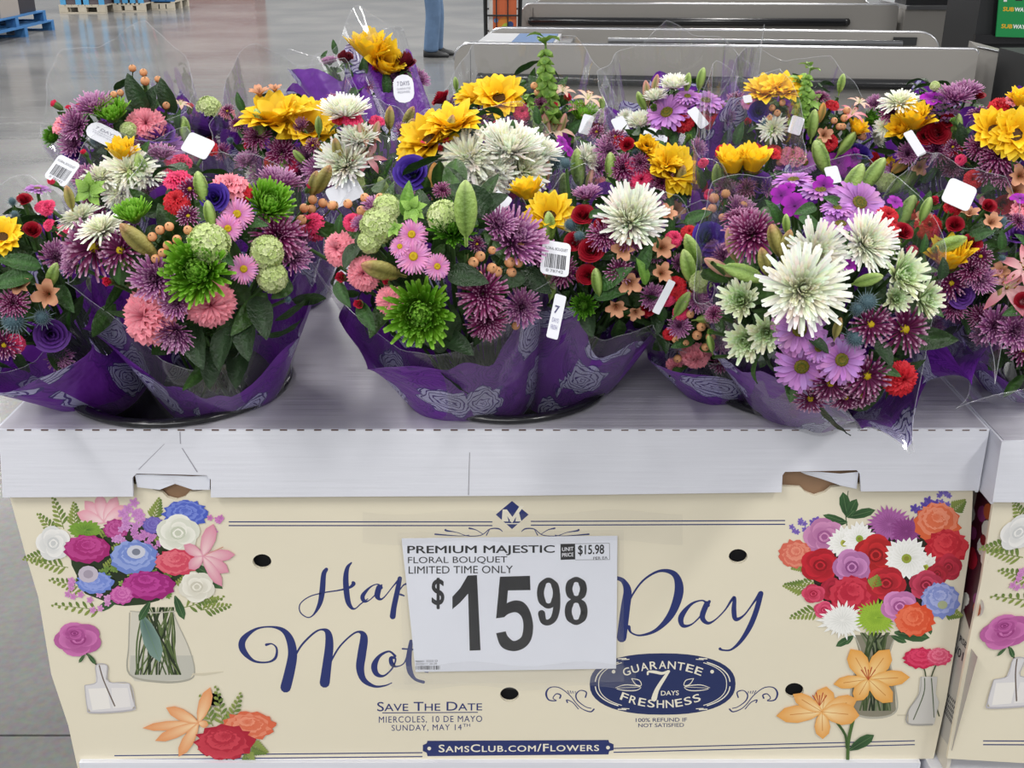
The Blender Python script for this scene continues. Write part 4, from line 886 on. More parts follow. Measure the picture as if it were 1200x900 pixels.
# printing on the side facing the gap
side = lambda px, py: (lambda r: EYE+r*(.616/r.x))(ray(px, py))
q = MB()
def sp(pts, col, off): q.add([local(NB, side(*p))-Vector((off, 0, 0)) for p in pts], [tuple(range(len(pts)))], srgb(col))
sp([(1146, 575), (1167, 590), (1152, 690), (1137, 740), (1122, 690)], '4a1626', .0003)
R = random.Random(4)
for i in range(16):
    y = 590+R.random()*140; x = 1139+R.random()*22-(y-590)*.1; n = 9; r = 5+R.random()*4; c = R.choice(('7a1020', 'a01a2e', 'd9d9d0', 'b0552e', '8b3a70', 'e6e4dc'))
    sp([(x+r*.7*math.cos(6.283*j/n), y+r*1.3*math.sin(6.283*j/n)) for j in range(n)], c, .0004+i*.00002)
sp([(1120, 735), (1146, 770), (1116, 880), (1100, 858)], 'b4b1ac', .0003)
q.obj('printed_side_picture', M_INK, NB)
q = MB()
def side_text(t_, c):
    vs, fs = glyphs(t_, .01); x0 = min(v.x for v in vs); x1 = max(v.x for v in vs); y0 = min(v.y for v in vs); y1 = max(v.y for v in vs); out = []
    for v in vs:
        u = (v.x-x0)/(x1-x0); w = (v.y-y0)/(y1-y0); a = [c[0][i]+(c[1][i]-c[0][i])*u for i in (0, 1)]; b = [c[3][i]+(c[2][i]-c[3][i])*u for i in (0, 1)]
        out.append(local(NB, side(b[0]+(a[0]-b[0])*w, b[1]+(a[1]-b[1])*w))-Vector((.0008, 0, 0)))
    q.add(out, fs, srgb('2c2c30'))
side_text('S', [(1120, 731), (1123, 735), (1122, 741), (1119, 737)]); side_text('RSB', [(1126, 744), (1134, 754), (1133, 761), (1125, 751)])
side_text('05/01', [(1115, 746), (1130, 765), (1128, 775), (1113, 756)])
for i in range(5): side_text('IIIIIIIIII', [(1106+i*.3, 806+i*6), (1122-i, 824+i*6), (1121-i, 827+i*6), (1105+i*.3, 809+i*6)])
tag(q.obj('printed_side_lettering', M_INK, NB), kind='stuff')

# ---- the layer of boxes underneath
for (x0, x1, y0, lb, nt) in ((-.62, .585, YL+.004, 'white lidded box beneath the cream box with the price card', 1), (.603, 1.4, YN+.006, 'white lidded box beneath the right-hand cream box', 0)):
    t = thing('lower_box', lb, 'cardboard box', ((x0+x1)/2, 1.65, .145), 'lower layer of boxes')
    q = MB(); L_ = lambda p: local(t, p)
    q.box(L_((x0, y0, .335)), L_((x1, y0+.004, .423))); q.box(L_((x0, y0+.0045, .419)), L_((x1, 2.0, .423)))
    q.box(L_((x0-.004, y0, .335)), L_((x0-.0002, 2.0, .423))); q.box(L_((x1+.0002, y0, .335)), L_((x1+.004, 2.0, .423))); q.obj('lid', M_WHITE, t)
    q = MB(); q.box(L_((x0+.01, y0+.012, .145)), L_((x1-.01, y0+.017, .416))); q.box(L_((x0+.005, y0+.018, .145)), L_((x0+.01, 1.99, .416))); q.box(L_((x1-.01, y0+.018, .145)), L_((x1-.005, 1.99, .416)))
    q.box(L_((x0+.01, y0+.02, .142)), L_((x1-.01, 1.99, .1445))); q.obj('box_walls', M_CREAM, t)
pallet((-.63, 1.28, 0), M_WOOD, 0, 'wooden pallet under the flower boxes', 2.0, .75, 'pallet under the flower boxes')

# ---- buckets
def bucket(x, y, r, label):
    t = thing('bucket', label, 'bucket', (x, y, .76), 'black flower buckets')
    z = ZT-.76
    q = MB(); q.revolve([(r-.02, z+.001), (r-.004, z+.001), (r, z+.004), (r+.001, z+.008), (r-.004, z+.0105), (r-.014, z+.009), (r-.018, z+.004)], 48); q.obj('rim', M_BLACKPL, t, True)
    q = MB(); q.revolve([(0, 0), (r-.055, 0), (r-.0185, z+.002), (r-.0205, z+.003), (r-.057, .004), (0, .004)], 32); q.obj('bucket_wall', M_BLACKPL, t, True)
for (b, lb) in zip(BK+BK2, ('black bucket rim under the leftmost pink carnation bouquets', 'black bucket rim in the middle of the box lid', 'black bucket rim behind the white and mauve bouquet tip',
     'black bucket behind the left front bucket', 'black bucket behind the middle front bucket', 'black bucket behind the right front bucket', 'black bucket rim on the neighbouring box at the right edge', 'black bucket at the back of the neighbouring box')):
    bucket(*b, lb)
# ------------------------------------------------------------------ flowers, each kind built once at unit size facing +Z
GA = 2.39996
PROF = {'mum': (.5, .85, 1, .95, .55), 'spid': (.5, .7, .75, 1, .7), 'sun': (.55, .95, 1, .75, .12), 'daisy': (.45, .8, 1, 1, .55), 'lily': (.35, .85, 1, .7, .04), 'thin': (1, .8, .6, .4, .05), 'leaf': (.12, .8, 1, .65, .03)}
def petal(m, az, L, Wd, e0, e1, r0, z0, prof, c0, c1, ct=None, cup=.3, off=(0, 0), twist=0):
    pr = PROF[prof]; n = len(pr)-1; r, z = r0, z0; rows = []; cs = []
    ca, sa = math.cos(az), math.sin(az); dr = L/n
    for i in range(n+1):
        t = i/n; e = e0+(e1-e0)*t
        if i: r += math.cos(e)*dr; z += math.sin(e)*dr
        w = Wd*pr[i]/2; tw = twist*t
        cx, cy = ca*r+off[0], sa*r+off[1]
        nx, nz = -math.sin(e), math.cos(e); u = cup*w
        l = Vector((cx-sa*w+ca*nx*u, cy+ca*w+sa*nx*u, z+nz*u+tw*w)); q = Vector((cx+sa*w+ca*nx*u, cy-ca*w+sa*nx*u, z+nz*u-tw*w))
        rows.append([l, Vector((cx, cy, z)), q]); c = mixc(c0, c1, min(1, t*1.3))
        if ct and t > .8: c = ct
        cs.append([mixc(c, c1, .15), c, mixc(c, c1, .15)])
    m.grid(rows, cs)
def tube_petal(m, az, L, Wd, e0, e1, r0, z0, c0, c1, ct):
    """narrow quill petal of three faces across, slightly rolled"""
    petal(m, az, L, Wd, e0, e1, r0, z0, 'spid', c0, c1, ct, cup=.7)

def f_mum(R, cin, cmid, ctip, n=130, w=.15, curl=0.0, flat=.9, quill=False, eye=None, short=1.0):
    m = MB(); cin, cmid, ctip = map(srgb, (cin, cmid, ctip))
    for i in range(n):
        u = (i+.5)/n; u = u**.62; az = i*GA+R.uniform(-.15, .15); rad = math.radians
        if eye: u = .25+.75*u
        e0 = rad(88-72*u*flat+R.uniform(-7, 7)); e1 = e0+rad(curl*(1.2-u)+(-38 if curl <= 0 else 0)*u+R.uniform(-8, 8))
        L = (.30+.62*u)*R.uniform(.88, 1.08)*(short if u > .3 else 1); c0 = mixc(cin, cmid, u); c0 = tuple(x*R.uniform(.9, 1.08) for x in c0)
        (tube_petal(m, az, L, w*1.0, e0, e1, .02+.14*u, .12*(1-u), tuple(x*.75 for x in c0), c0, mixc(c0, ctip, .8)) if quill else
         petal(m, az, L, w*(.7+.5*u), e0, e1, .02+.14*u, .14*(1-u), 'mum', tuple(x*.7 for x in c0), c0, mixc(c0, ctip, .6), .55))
    if eye:
        ey = srgb(eye); m.revolve([(.0, .20), (.10, .19), (.17, .13), (.19, .05)], 14, cf=lambda a, z: tuple(x*(.8+.2*math.sin(a*7)) for x in ey))
    m.revolve([(.0, -.12), (.16, -.1), (.22, -.02), (.16, .03)], 10, srgb('54702f')); return m
def f_daisy(R, c0, c1, eye, n=22, layers=2, w=.20, er=.26, lift=12, rim=None):
    m = MB(); c0, c1, ey = srgb(c0), srgb(c1), srgb(eye)
    for l in range(layers):
        for j in range(n-l*3):
            az = 2*math.pi*(j+.5*l)/(n-l*3)+R.uniform(-.06, .06); cc = tuple(x*R.uniform(.88, 1.1) for x in c1)
            petal(m, az, (.82-.14*l)*R.uniform(.92, 1.05), w, math.radians(lift+16*l+R.uniform(-5, 5)), math.radians(-14+12*l+R.uniform(-10, 10)), er*.6, .03*l, 'daisy', c0, cc, None, .35)
    rm = srgb(rim) if rim else ey
    m.revolve([(0, .13), (er*.35, .135), (er*.5, .155), (er*.8, .13), (er, .05), (er*.9, -.02)], 22, cf=lambda a, z: mixc(ey, rm, .5+.5*math.sin(a*11)) if z < .14 else ey, amp=.04, lobes=11)
    for k in range(46):
        a, rr = k*GA, er*.9*math.sqrt(k/46); z = .15 if rr < er*.7 else .11; s_ = er*.09
        p = Vector((math.cos(a)*rr, math.sin(a)*rr, z)); m.add([p+Vector((s_, 0, 0)), p+Vector((-s_*.5, s_*.87, 0)), p+Vector((-s_*.5, -s_*.87, 0)), p+Vector((0, 0, s_*2))], [(0, 1, 3), (1, 2, 3), (2, 0, 3)], mixc(ey, rm, (k % 3)/3))
    m.revolve([(0, -.14), (.14, -.1), (.18, -.02), (.12, .0)], 10, srgb('4c6a2c')); return m
def f_sun(R, n=16, close=44, eye='3b2413', fall=30):
    m = MB()
    for l in range(3):
        for j in range(n-2*l):
            az = 2*math.pi*(j+.4*l)/(n-2*l)+R.uniform(-.1, .1); b = R.uniform(.88, 1.06); cl = close+l*10+R.uniform(-14, 14)
            petal(m, az, R.uniform(.72, .92)*(1-.08*l), R.uniform(.40, .50), math.radians(cl), math.radians(cl-fall+R.uniform(-22, 18)), .24-.02*l, .02*l, 'sun', tuple(x*b for x in srgb('f8ba16')), tuple(x*b for x in srgb('ffda28')), srgb('ffdc40'), .35)
    ec = srgb(eye); m.revolve([(0, .10), (.12, .09), (.24, .12), (.30, .04), (.26, -.04)], 20, cf=lambda a, z: mixc(ec, srgb('6a4a1c'), .5+.5*math.sin(a*9)))
    for j in range(14): petal(m, 2*math.pi*j/14, .34, .16, math.radians(10), math.radians(50), .12, -.1, 'sun', srgb('3f5f26'), srgb('5f8238'), None, .3)
    m.revolve([(0, -.22), (.08, -.2), (.24, -.1), (.27, -.02)], 12, srgb('4b6a2d')); return m
def f_carn(R, c0, c1, n=46, w=.60):
    m = MB(); c0, c1 = srgb(c0), srgb(c1)
    for i in range(n):
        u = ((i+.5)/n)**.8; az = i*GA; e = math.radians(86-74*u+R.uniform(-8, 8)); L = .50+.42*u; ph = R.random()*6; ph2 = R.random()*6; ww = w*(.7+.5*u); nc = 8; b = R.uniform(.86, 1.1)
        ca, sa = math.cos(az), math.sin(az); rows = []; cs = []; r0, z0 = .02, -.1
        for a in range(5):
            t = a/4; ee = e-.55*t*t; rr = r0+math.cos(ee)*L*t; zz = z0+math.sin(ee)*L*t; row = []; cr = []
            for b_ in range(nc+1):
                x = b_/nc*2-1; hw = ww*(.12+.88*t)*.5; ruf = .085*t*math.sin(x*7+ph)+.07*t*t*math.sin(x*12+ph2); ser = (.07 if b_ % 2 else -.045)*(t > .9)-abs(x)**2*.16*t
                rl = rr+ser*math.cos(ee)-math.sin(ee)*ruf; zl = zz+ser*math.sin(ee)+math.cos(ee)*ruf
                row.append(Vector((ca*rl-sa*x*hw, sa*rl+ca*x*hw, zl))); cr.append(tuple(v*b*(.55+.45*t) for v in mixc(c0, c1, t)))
            rows.append(row); cs.append(cr)
        m.grid(rows, cs)
    g = srgb('4f7436'); m.revolve([(.03, -.55), (.12, -.5), (.15, -.25), (.2, -.06)], 10, g); return m
def f_rose(R, c0, c1, open_=1.0, n=17):
    m = MB(); c0, c1 = srgb(c0), srgb(c1)
    for i in range(n):
        u = i/(n-1); az = i*2.2+R.uniform(-.2, .2); span = 1.15+.1*u; rad = .07+.50*u*open_; top = .62-.30*u; nc = 7; rows = []; cs = []; b = R.uniform(.9, 1.08)
        for a in range(6):
            t = a/5; rr = rad*(.35+.65*math.sin(min(1, t*1.25)*math.pi/2))+(.30*open_*u*max(0, t-.55)**1.3*2.2); z = -.35+(top+.35)*t-(.22*u*max(0, t-.7)*2.2)
            row = []; cr = []
            for k in range(nc+1):
                x = k/nc*2-1; an = az+x*span; edge = (1-abs(x)**2.2*.35*t)
                row.append(Vector((math.cos(an)*rr*(1+.05*x*x), math.sin(an)*rr*(1+.05*x*x), -.35+(z+.35)*edge+.02*math.sin(k*2.1+i)))); cr.append(tuple(v*b for v in mixc(c0, c1, t)))
            rows.append(row); cs.append(cr)
        m.grid(rows, cs)
    for j in range(5): petal(m, j*1.257, .5, .2, math.radians(-10), math.radians(-40), .1, -.36, 'leaf', srgb('38552a'), srgb('4d7038'))
    m.revolve([(0, -.5), (.12, -.45), (.2, -.34), (.1, -.28)], 10, srgb('4d7038')); return m
def f_bud(R, c0, c1, tipc=None, fat=.20):
    """lily bud: long, three-ribbed, base at the origin and tip along +Z"""
    m = MB(); c0, c1 = srgb(c0), srgb(c1); tc = srgb(tipc) if tipc else c1
    pr = [(.03, -.18), (.04, 0), (.55, .08), (.8, .22), (1, .42), (.98, .6), (.8, .78), (.48, .92), (.15, .99), (.0, 1.0)]
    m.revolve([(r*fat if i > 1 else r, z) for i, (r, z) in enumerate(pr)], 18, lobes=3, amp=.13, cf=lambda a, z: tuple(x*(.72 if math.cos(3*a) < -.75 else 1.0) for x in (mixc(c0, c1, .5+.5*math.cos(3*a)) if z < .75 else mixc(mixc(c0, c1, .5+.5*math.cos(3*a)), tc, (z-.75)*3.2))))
    return m
def f_lily(R, c0, c1, n=6, e0=38, w=.36, anth='8a4a1c', throat='cfd68a'):
    m = MB(); c0, c1 = srgb(c0), srgb(c1)
    for j in range(n):
        petal(m, 2*math.pi*j/n+R.uniform(-.1, .1), R.uniform(.9, 1.05), w*(1 if j % 2 else .78), math.radians(e0+R.uniform(-6, 10)), math.radians(e0-58), .05, 0, 'lily', c0, c1, None, .45)
    for j in range(6):
        a = j*1.047+.3; x, y = math.cos(a)*.2, math.sin(a)*.2; m.tube([(0, 0, 0), (x*.6, y*.6, .3), (x, y, .48)], .012, srgb(throat), 4); m.box((x-.05, y-.018, .47), (x+.05, y+.018, .5), srgb(anth))
    m.revolve([(0, -.15), (.04, -.15), (.09, .02)], 8, srgb('6c8440')); return m
def f_alst(R):
    m = MB(); c0, c1 = srgb('9a5c34'), srgb('e2a884')
    for j in range(6):
        petal(m, j*1.047+R.uniform(-.1, .1), R.uniform(.85, 1.0), .55 if j % 2 else .40, math.radians(72), math.radians(22), .05, -.1, 'daisy' if j % 2 else 'lily', c0, c1, srgb('d8947a'), .4)
        m.tube([(0, 0, 0), (math.cos(j)*.12, math.sin(j)*.12, .55)], .012, srgb('7a3a20'), 4)
    m.revolve([(0, -.4), (.05, -.3), (.1, -.05)], 8, srgb('6c8440')); return m
def f_berry(R, c='eba877'):
    m = MB(); c = srgb(c); m.revolve([(.06, -.95), (.5, -.85), (.88, -.45), (1, 0), (.88, .45), (.55, .82), (.18, 1.0), (.12, 1.18), (0, 1.2)], 12, cf=lambda a, z: mixc(c, srgb('f0bd8c'), max(0, z)*.5) if z < 1.05 else srgb('4a3320'))
    for j in range(5): petal(m, j*1.257, 1.0, .7, math.radians(10), math.radians(40), .15, -1.05, 'leaf', srgb('4a6a30'), srgb('5d8440'), None, .3)
    m.tube([(0, 0, -1), (.3, .2, -2.6), (.2, .3, -5)], .16, srgb('55702f'), 5); return m
def f_hyd(R, c0, c1, n=60):
    m = MB(); c0, c1 = srgb(c0), srgb(c1)
    for i in range(n):
        z = 1-1.15*(i+.5)/n; r = math.sqrt(max(0, 1-z*z)); a = i*GA; nrm = Vector((math.cos(a)*r, math.sin(a)*r, z)).normalized(); q = nrm.to_track_quat('Z', 'Y') @ Quaternion((0, 0, 1), R.random()*6); c = mixc(c0, c1, R.random()); ctr = nrm*R.uniform(.68, .80)
        for j in range(5):
            aa = j*1.257; d = q @ Vector((math.cos(aa), math.sin(aa), 0)); s = q @ Vector((-math.sin(aa), math.cos(aa), 0)); L = .235
            pts = [ctr, ctr+d*L*.45+s*L*.42+nrm*.03, ctr+d*L*.95+s*L*.38+nrm*.07, ctr+d*L*1.05+nrm*.03, ctr+d*L*.95-s*L*.38+nrm*.07, ctr+d*L*.45-s*L*.42+nrm*.03]
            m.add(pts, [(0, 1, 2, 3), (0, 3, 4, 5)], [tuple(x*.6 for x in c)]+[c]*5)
    m.revolve([(0, -.3), (.4, -.2), (.62, .1), (.55, .5), (0, .65)], 12, srgb('58702f')); return m
def f_thistle(R, c0='56707a', c1='8fa3a8'):
    m = MB(); c0, c1 = srgb(c0), srgb(c1)
    m.revolve([(0, -.3), (.3, -.22), (.42, .05), (.36, .34), (.2, .52), (0, .58)], 12, c0)
    for i in range(90):
        z = 1-1.5*(i+.5)/90; r = math.sqrt(max(0, 1-z*z)); a = i*GA; d = Vector((math.cos(a)*r, math.sin(a)*r, z)); p = Vector((d.x*.40, d.y*.40, .12+d.z*.44)); s = Vector((-math.sin(a), math.cos(a), 0))*.035
        m.add([p+s, p-s, p+d*.16+Vector((0, 0, .03))], [(0, 1, 2)], [c0, c0, c1])
    for j in range(13):
        petal(m, 2*math.pi*j/13, R.uniform(.75, 1.0), .08, math.radians(R.uniform(-10, 20)), math.radians(R.uniform(10, 40)), .2, -.22, 'thin', c0, c1, None, .6)
        for sgn in (-1, 1): petal(m, 2*math.pi*j/13+sgn*.28, .4, .05, math.radians(8), math.radians(34), .32, -.2, 'thin', c0, c1, None, .6)
    return m
def f_cbud(R, c0='c8103c', c1='f0486e'):
    """carnation bud: green calyx with a ruffled tip"""
    m = MB(); g0, g1 = srgb('3d6230'), srgb('6f9450')
    m.revolve([(.03, -1.2), (.10, -1.1), (.36, -.85), (.46, -.3), (.44, .1), (.38, .2)], 12, cf=lambda a, z: mixc(g0, g1, .5+.5*math.cos(5*a)))
    c0, c1 = srgb(c0), srgb(c1)
    for i in range(14):
        u = i/14; az = i*GA; ph = R.random()*6; rows = []; cs = []
        for a in range(4):
            t = a/3; rr = .10+.28*u+.22*t*u; z = -.1+(.75-.28*u)*t; rows.append([Vector((math.cos(az+x*.8)*(rr+.05*t*math.sin(x*8+ph)), math.sin(az+x*.8)*(rr+.05*t*math.sin(x*8+ph)), z+.06*t*math.sin(x*9+ph))) for x in (-1, -.5, 0, .5, 1)]); cs.append([mixc(c0, c1, t)]*5)
        m.grid(rows, cs)
    return m
def f_five(R, c0, c1, ctr='f4e8f0', w=.85):
    m = MB(); c0, c1 = srgb(c0), srgb(c1)
    for j in range(5): petal(m, j*1.257, .95, w, math.radians(20), math.radians(-14), .05, 0, 'daisy', c0, c1, None, .2)
    m.revolve([(0, .1), (.09, .08), (.1, 0)], 8, srgb(ctr)); m.revolve([(.03, -.6), (.1, -.5), (.12, -.05)], 8, srgb('4d6b35')); return m
def f_lisi(R, c0, c1): return f_rose(R, c0, c1, 1.25, 13)
def f_bells(R):
    """bells-of-Ireland spike: whorls of green cups up a stem, unit length along +Z"""
    m = MB(); c0, c1 = srgb('5d8a35'), srgb('9cc062'); m.tube([(0, 0, -.1), (.01, 0, .5), (0, .01, 1)], .014, srgb('6d8c45'), 6)
    for k in range(9):
        z = .05+k*.095; s = .095*(1.15-.07*k)
        for j in range(4):
            a = j*1.571+k*.7; q = Matrix.Translation((math.cos(a)*s*.7, math.sin(a)*s*.7, z)) @ Vector((math.cos(a), math.sin(a), .75)).to_track_quat('Z', 'Y').to_matrix().to_4x4()
            m.revolve([(.01, -.4*s), (.4*s, -.1*s), (.75*s, .25*s), (.98*s, .55*s)], 9, M=q, cf=lambda a_, z_: mixc(c0, c1, .2+.8*(z_ > .1*s)), lobes=3, amp=.1)
    for j in range(5): petal(m, j*1.257, .22, .13, math.radians(45), math.radians(-20), .01, .93+.02*j, 'leaf', c0, c1, None, .3)
    return m
def f_leaf(R, c0='22391c', c1='3e6a2f', w=.42, bend=-25):
    """single pointed leaf from the origin along +X, face up"""
    m = MB(); c0, c1 = srgb(c0), srgb(c1); n = 8; z = 0; x = 0; rows = []; cs = []
    for i in range(n+1):
        t = i/n; e = math.radians(18+bend*t*1.6)
        if i: x += math.cos(e)/n; z += math.sin(e)/n
        hw = w*.5*math.sin(math.pi*min(1, (t*.93+.04))**.8)**.85 if 0 < i < n else .012
        rows.append([Vector((x, hw*s, z+abs(s)*hw*.35+.012*math.sin(i*1.9+s*3))) for s in (-1, -.5, 0, .5, 1)]); cs.append([mixc(c0, c1, k+.12*(i % 2)) for k in (.55, .4, .95, .4, .55)])
    m.grid(rows, cs); return m
def f_sprig(R, c0='6f9a3a', c1='9cc65a'):
    m = MB(); c0_, c1_ = srgb(c0), srgb(c1)
    for k in range(7):
        a = k*GA; L = R.uniform(.55, .95); e = math.radians(R.uniform(15, 50))
        petal(m, a, L, .42, e, e-.7, .05, .05*k, 'leaf', c0_, c1_, None, .2)
        for s in (-1, 1): petal(m, a+s*.45, L*.65, .28, e*.9, e-.6, .06, .05*k, 'leaf', c0_, mixc(c0_, c1_, .7), None, .2)
    return m
def f_spray(R, c0='3a2036', c1='7d4a78'):
    """dark flower spray: many tiny buds on branching stems"""
    m = MB(); c0, c1 = srgb(c0), srgb(c1)
    for k in range(80):
        a = k*GA; u = math.sqrt((k+.5)/80); p = Vector((math.cos(a)*u*.85, math.sin(a)*u*.85, .55*(1-u*u)+R.uniform(-.1, .1))); c = mixc(c0, c1, R.random())
        for j in range(4): petal(m, a+j*1.57, .13, .10, math.radians(50), math.radians(5), .01, p.z, 'leaf', c, c, None, .3, off=(p.x, p.y))
        if k % 4 == 0: m.tube([(0, 0, -.6), tuple(p)], .012, srgb('49612f'), 4, False)
    return m

KIND = {  # code: (part name, builder, arguments, variants, material)
 'wm': ('white_chrysanthemum', lambda R: f_mum(R, 'eef2cc', 'fdfcf4', 'ffffff', 290, .088, 22, .95), 3),
 'ws': ('white_spider_chrysanthemum', lambda R: f_mum(R, 'e6ecc0', 'faf8ee', 'fffef8', 150, .10, 0, .85), 2),
 'gm': ('green_chrysanthemum', lambda R: f_mum(R, '5c9a18', '7cb82c', 'b4e26a', 330, .075, 95, .82, short=.82), 2),
 'gd': ('dark_green_chrysanthemum', lambda R: f_mum(R, '2f6412', '52921f', '8cc24a', 300, .075, 85, .85, short=.85), 1),
 'gw': ('green_and_white_chrysanthemum', lambda R: f_mum(R, '84ba34', 'f0f6d4', 'fdfef6', 120, .15, 20, .75), 2),
 'mm': ('mauve_chrysanthemum', lambda R: f_mum(R, '8a4680', 'b468a4', 'e4bcd8', 190, .085, 12, .88, True), 3),
 'bm': ('burgundy_chrysanthemum', lambda R: f_mum(R, '641448', '8f2866', 'd8a4c6', 150, .08, 0, .9, True), 2),
 'by': ('burgundy_chrysanthemum', lambda R: f_mum(R, '4d0f3a', '7a1c58', 'e0b6d2', 62, .10, 0, .95, True, 'dfc21e'), 2),
 'md': ('mauve_daisy', lambda R: f_daisy(R, '8d4c98', 'c88fd2', '4c5a18', 22, 2, .22, .28, 10, 'a0822a'), 2),
 'as': ('pink_aster', lambda R: f_daisy(R, 'd070b0', 'eda2d4', 'e3c21c', 30, 2, .13, .25, 8, 'b79a18'), 2),
 'sf': ('sunflower', lambda R: f_sun(R), 3), 'so': ('sunflower', lambda R: f_sun(R, 16, 70, fall=14), 2),
 'pc': ('pink_carnation', lambda R: f_carn(R, 'ec5c80', 'ffa2b0'), 2),
 'hc': ('hot_pink_carnation', lambda R: f_carn(R, 'c8184f', 'f44a7c'), 1),
 'rc': ('red_carnation', lambda R: f_carn(R, '9a0818', 'd62634'), 1),
 'rr': ('red_rose', lambda R: f_rose(R, '5c0612', 'a8142a'), 2), 'dr': ('dark_red_rose', lambda R: f_rose(R, '3f0a14', '7c2232', .7), 1),
 'bg': ('green_lily_bud', lambda R: f_bud(R, '6f8f3a', 'a6c468', 'c4d68a'), 2),
 'bo': ('olive_lily_bud', lambda R: f_bud(R, '7a7434', 'b5ac62', 'c98a6a'), 2),
 'bp': ('pink_lily_bud', lambda R: f_bud(R, '98a05a', 'dba094', 'd88f8c', .17), 2),
 'bk': ('orange_lily_bud', lambda R: f_bud(R, 'a0924a', 'e0a45c', 'e8a050', .2), 1),
 'lp': ('pink_lily', lambda R: f_lily(R, 'f0c8c8', 'd9808f'), 2), 'lw': ('pale_lily', lambda R: f_lily(R, 'e8e0c8', 'e8b8a6', w=.4), 2),
 'al': ('orange_alstroemeria', lambda R: f_alst(R), 2),
 'hb': ('hypericum_berry', lambda R: f_berry(R), 2),
 'vb': ('pale_green_viburnum', lambda R: f_hyd(R, 'bdd47c', 'edf3c0', 75), 2),
 'th': ('sea_holly', lambda R: f_thistle(R), 2), 'td': ('sea_holly', lambda R: f_thistle(R, '34444c', '6f8288'), 1),
 'cb': ('carnation_bud', lambda R: f_cbud(R), 2), 'gb': ('green_bud', lambda R: f_cbud(R, '4f7a30', '86a852'), 1),
 'mf': ('magenta_dianthus', lambda R: f_five(R, '6a0a78', 'a51cae', '5a0a66'), 2),
 'lv': ('violet_lisianthus', lambda R: f_lisi(R, '241258', '4a2f9c'), 2), 'lu': ('purple_lisianthus', lambda R: f_lisi(R, '331050', '6a3a96'), 1),
 'be': ('bells_of_ireland', lambda R: f_bells(R), 1),
 'lf': ('leaf', lambda R: f_leaf(R), 2), 'ld': ('leaf', lambda R: f_leaf(R, '1c2c18', '2f4a2a', .5), 1), 'll': ('leaf', lambda R: f_leaf(R, '4b7a28', '7fae48', .4), 1),
 'ls': ('lime_leaf_cluster', lambda R: f_sprig(R), 1), 'sp': ('dark_flower_spray', lambda R: f_spray(R), 1),
}
GREEN = {'lf', 'ld', 'll', 'ls', 'be'}
CACHE = {}
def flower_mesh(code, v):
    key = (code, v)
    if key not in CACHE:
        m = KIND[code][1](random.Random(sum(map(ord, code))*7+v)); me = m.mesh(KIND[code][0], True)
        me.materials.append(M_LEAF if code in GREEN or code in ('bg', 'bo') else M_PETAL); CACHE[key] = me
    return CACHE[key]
POINTY = {'bg', 'bo', 'bp', 'bk', 'be', 'lf', 'ld', 'll'}

FOLIAGE = []
for v in range(3):
    R = random.Random(50+v); m = MB()
    for i in range(95):
        z = 1-1.35*(i+.5)/95; r = math.sqrt(max(0, 1-z*z)); a = i*GA; d = Vector((math.cos(a)*r, math.sin(a)*r, z)); q = (d+Vector((R.uniform(-.7, .7), R.uniform(-.7, .7), R.uniform(-.5, .5)))).normalized().to_track_quat('Z', 'Y') @ Quaternion((0, 0, 1), R.random()*6.3)
        L = R.uniform(.28, .5); lm = f_leaf(R, R.choice(('16240f', '1f3316', '2a3f1c')), R.choice(('2d4a20', '3b5e28', '4a6f33')), R.uniform(.3, .5), R.uniform(-50, 10)); b = d*R.uniform(.45, .86)
        m.add([b+(q @ (p if isinstance(p, Vector) else Vector(p)))*L for p in lm.v], lm.f, lm.c)
    me = m.mesh('foliage', True); me.materials.append(M_LEAF); FOLIAGE.append(me)

def smooth(t): t = max(0, min(1, t)); return t*t*(3-2*t)
def wrap_sheet(P0, P1, Rh, r0, R, name, m, parent, s_rim, inset=1.0, bulge=.55, pleat=.05, seed=0, nφ=96, ns=16, fsq=.1, tips=()):
    """sheet wrapped as a cone round the stems; s_rim(angle) tells how far up each side of the sheet reaches"""
    ax = (P1-P0); H = ax.length; a = ax/H; e1 = (Vector((0, -1, 0))-a*Vector((0, -1, 0)).dot(a)).normalized(); e2 = a.cross(e1)
    p1, p2, p3 = R.random()*6, R.random()*6, R.random()*6; k1, k2, k3 = 7+seed % 3, 13+seed % 4, 23
    rows = []; uv = []; q = MB(); q.uv = []
    for j in range(ns+1):
        row = []
        for i in range(nφ+1):
            f = 2*math.pi*i/nφ; srim, flare = s_rim(f); s = srim*j/ns
            rr = r0+(Rh*inset-r0)*min(1.25, s)**bulge
            rr += flare*max(0, s-.35)**1.5
            rr *= 1+pleat*s*(math.sin(k1*f+p1+1.5*s)+.6*math.sin(k2*f+p2-2*s)+.35*math.sin(k3*f+p3))
            if s > 1: rr += (s-1)*.02
            rr *= 1-fsq*max(0, math.cos(f))*min(1, s*1.5)
            pt = P0+a*H*s+(e1*math.cos(f)+e2*math.sin(f))*rr
            for (tx, ty, td, ta, tw) in tips:
                dd = abs((f-math.radians(ta)+math.pi) % (2*math.pi)-math.pi)/math.radians(tw)
                if dd < 1: pt = pt.lerp(at_depth(tx, ty, td), (1-dd)**.95*(j/ns)**1.5)
            row.append(pt-Vector(parent.location)); q.uv.append((f*Rh*.95+seed*.31, s*H*1.1+seed*.17))
        rows.append(row)
    q.grid(rows, [[(.3, .1, .5)]*(nφ+1) for _ in rows])
    o = q.obj(name, m, parent, True)
    return o, [r for r in rows[-1]]

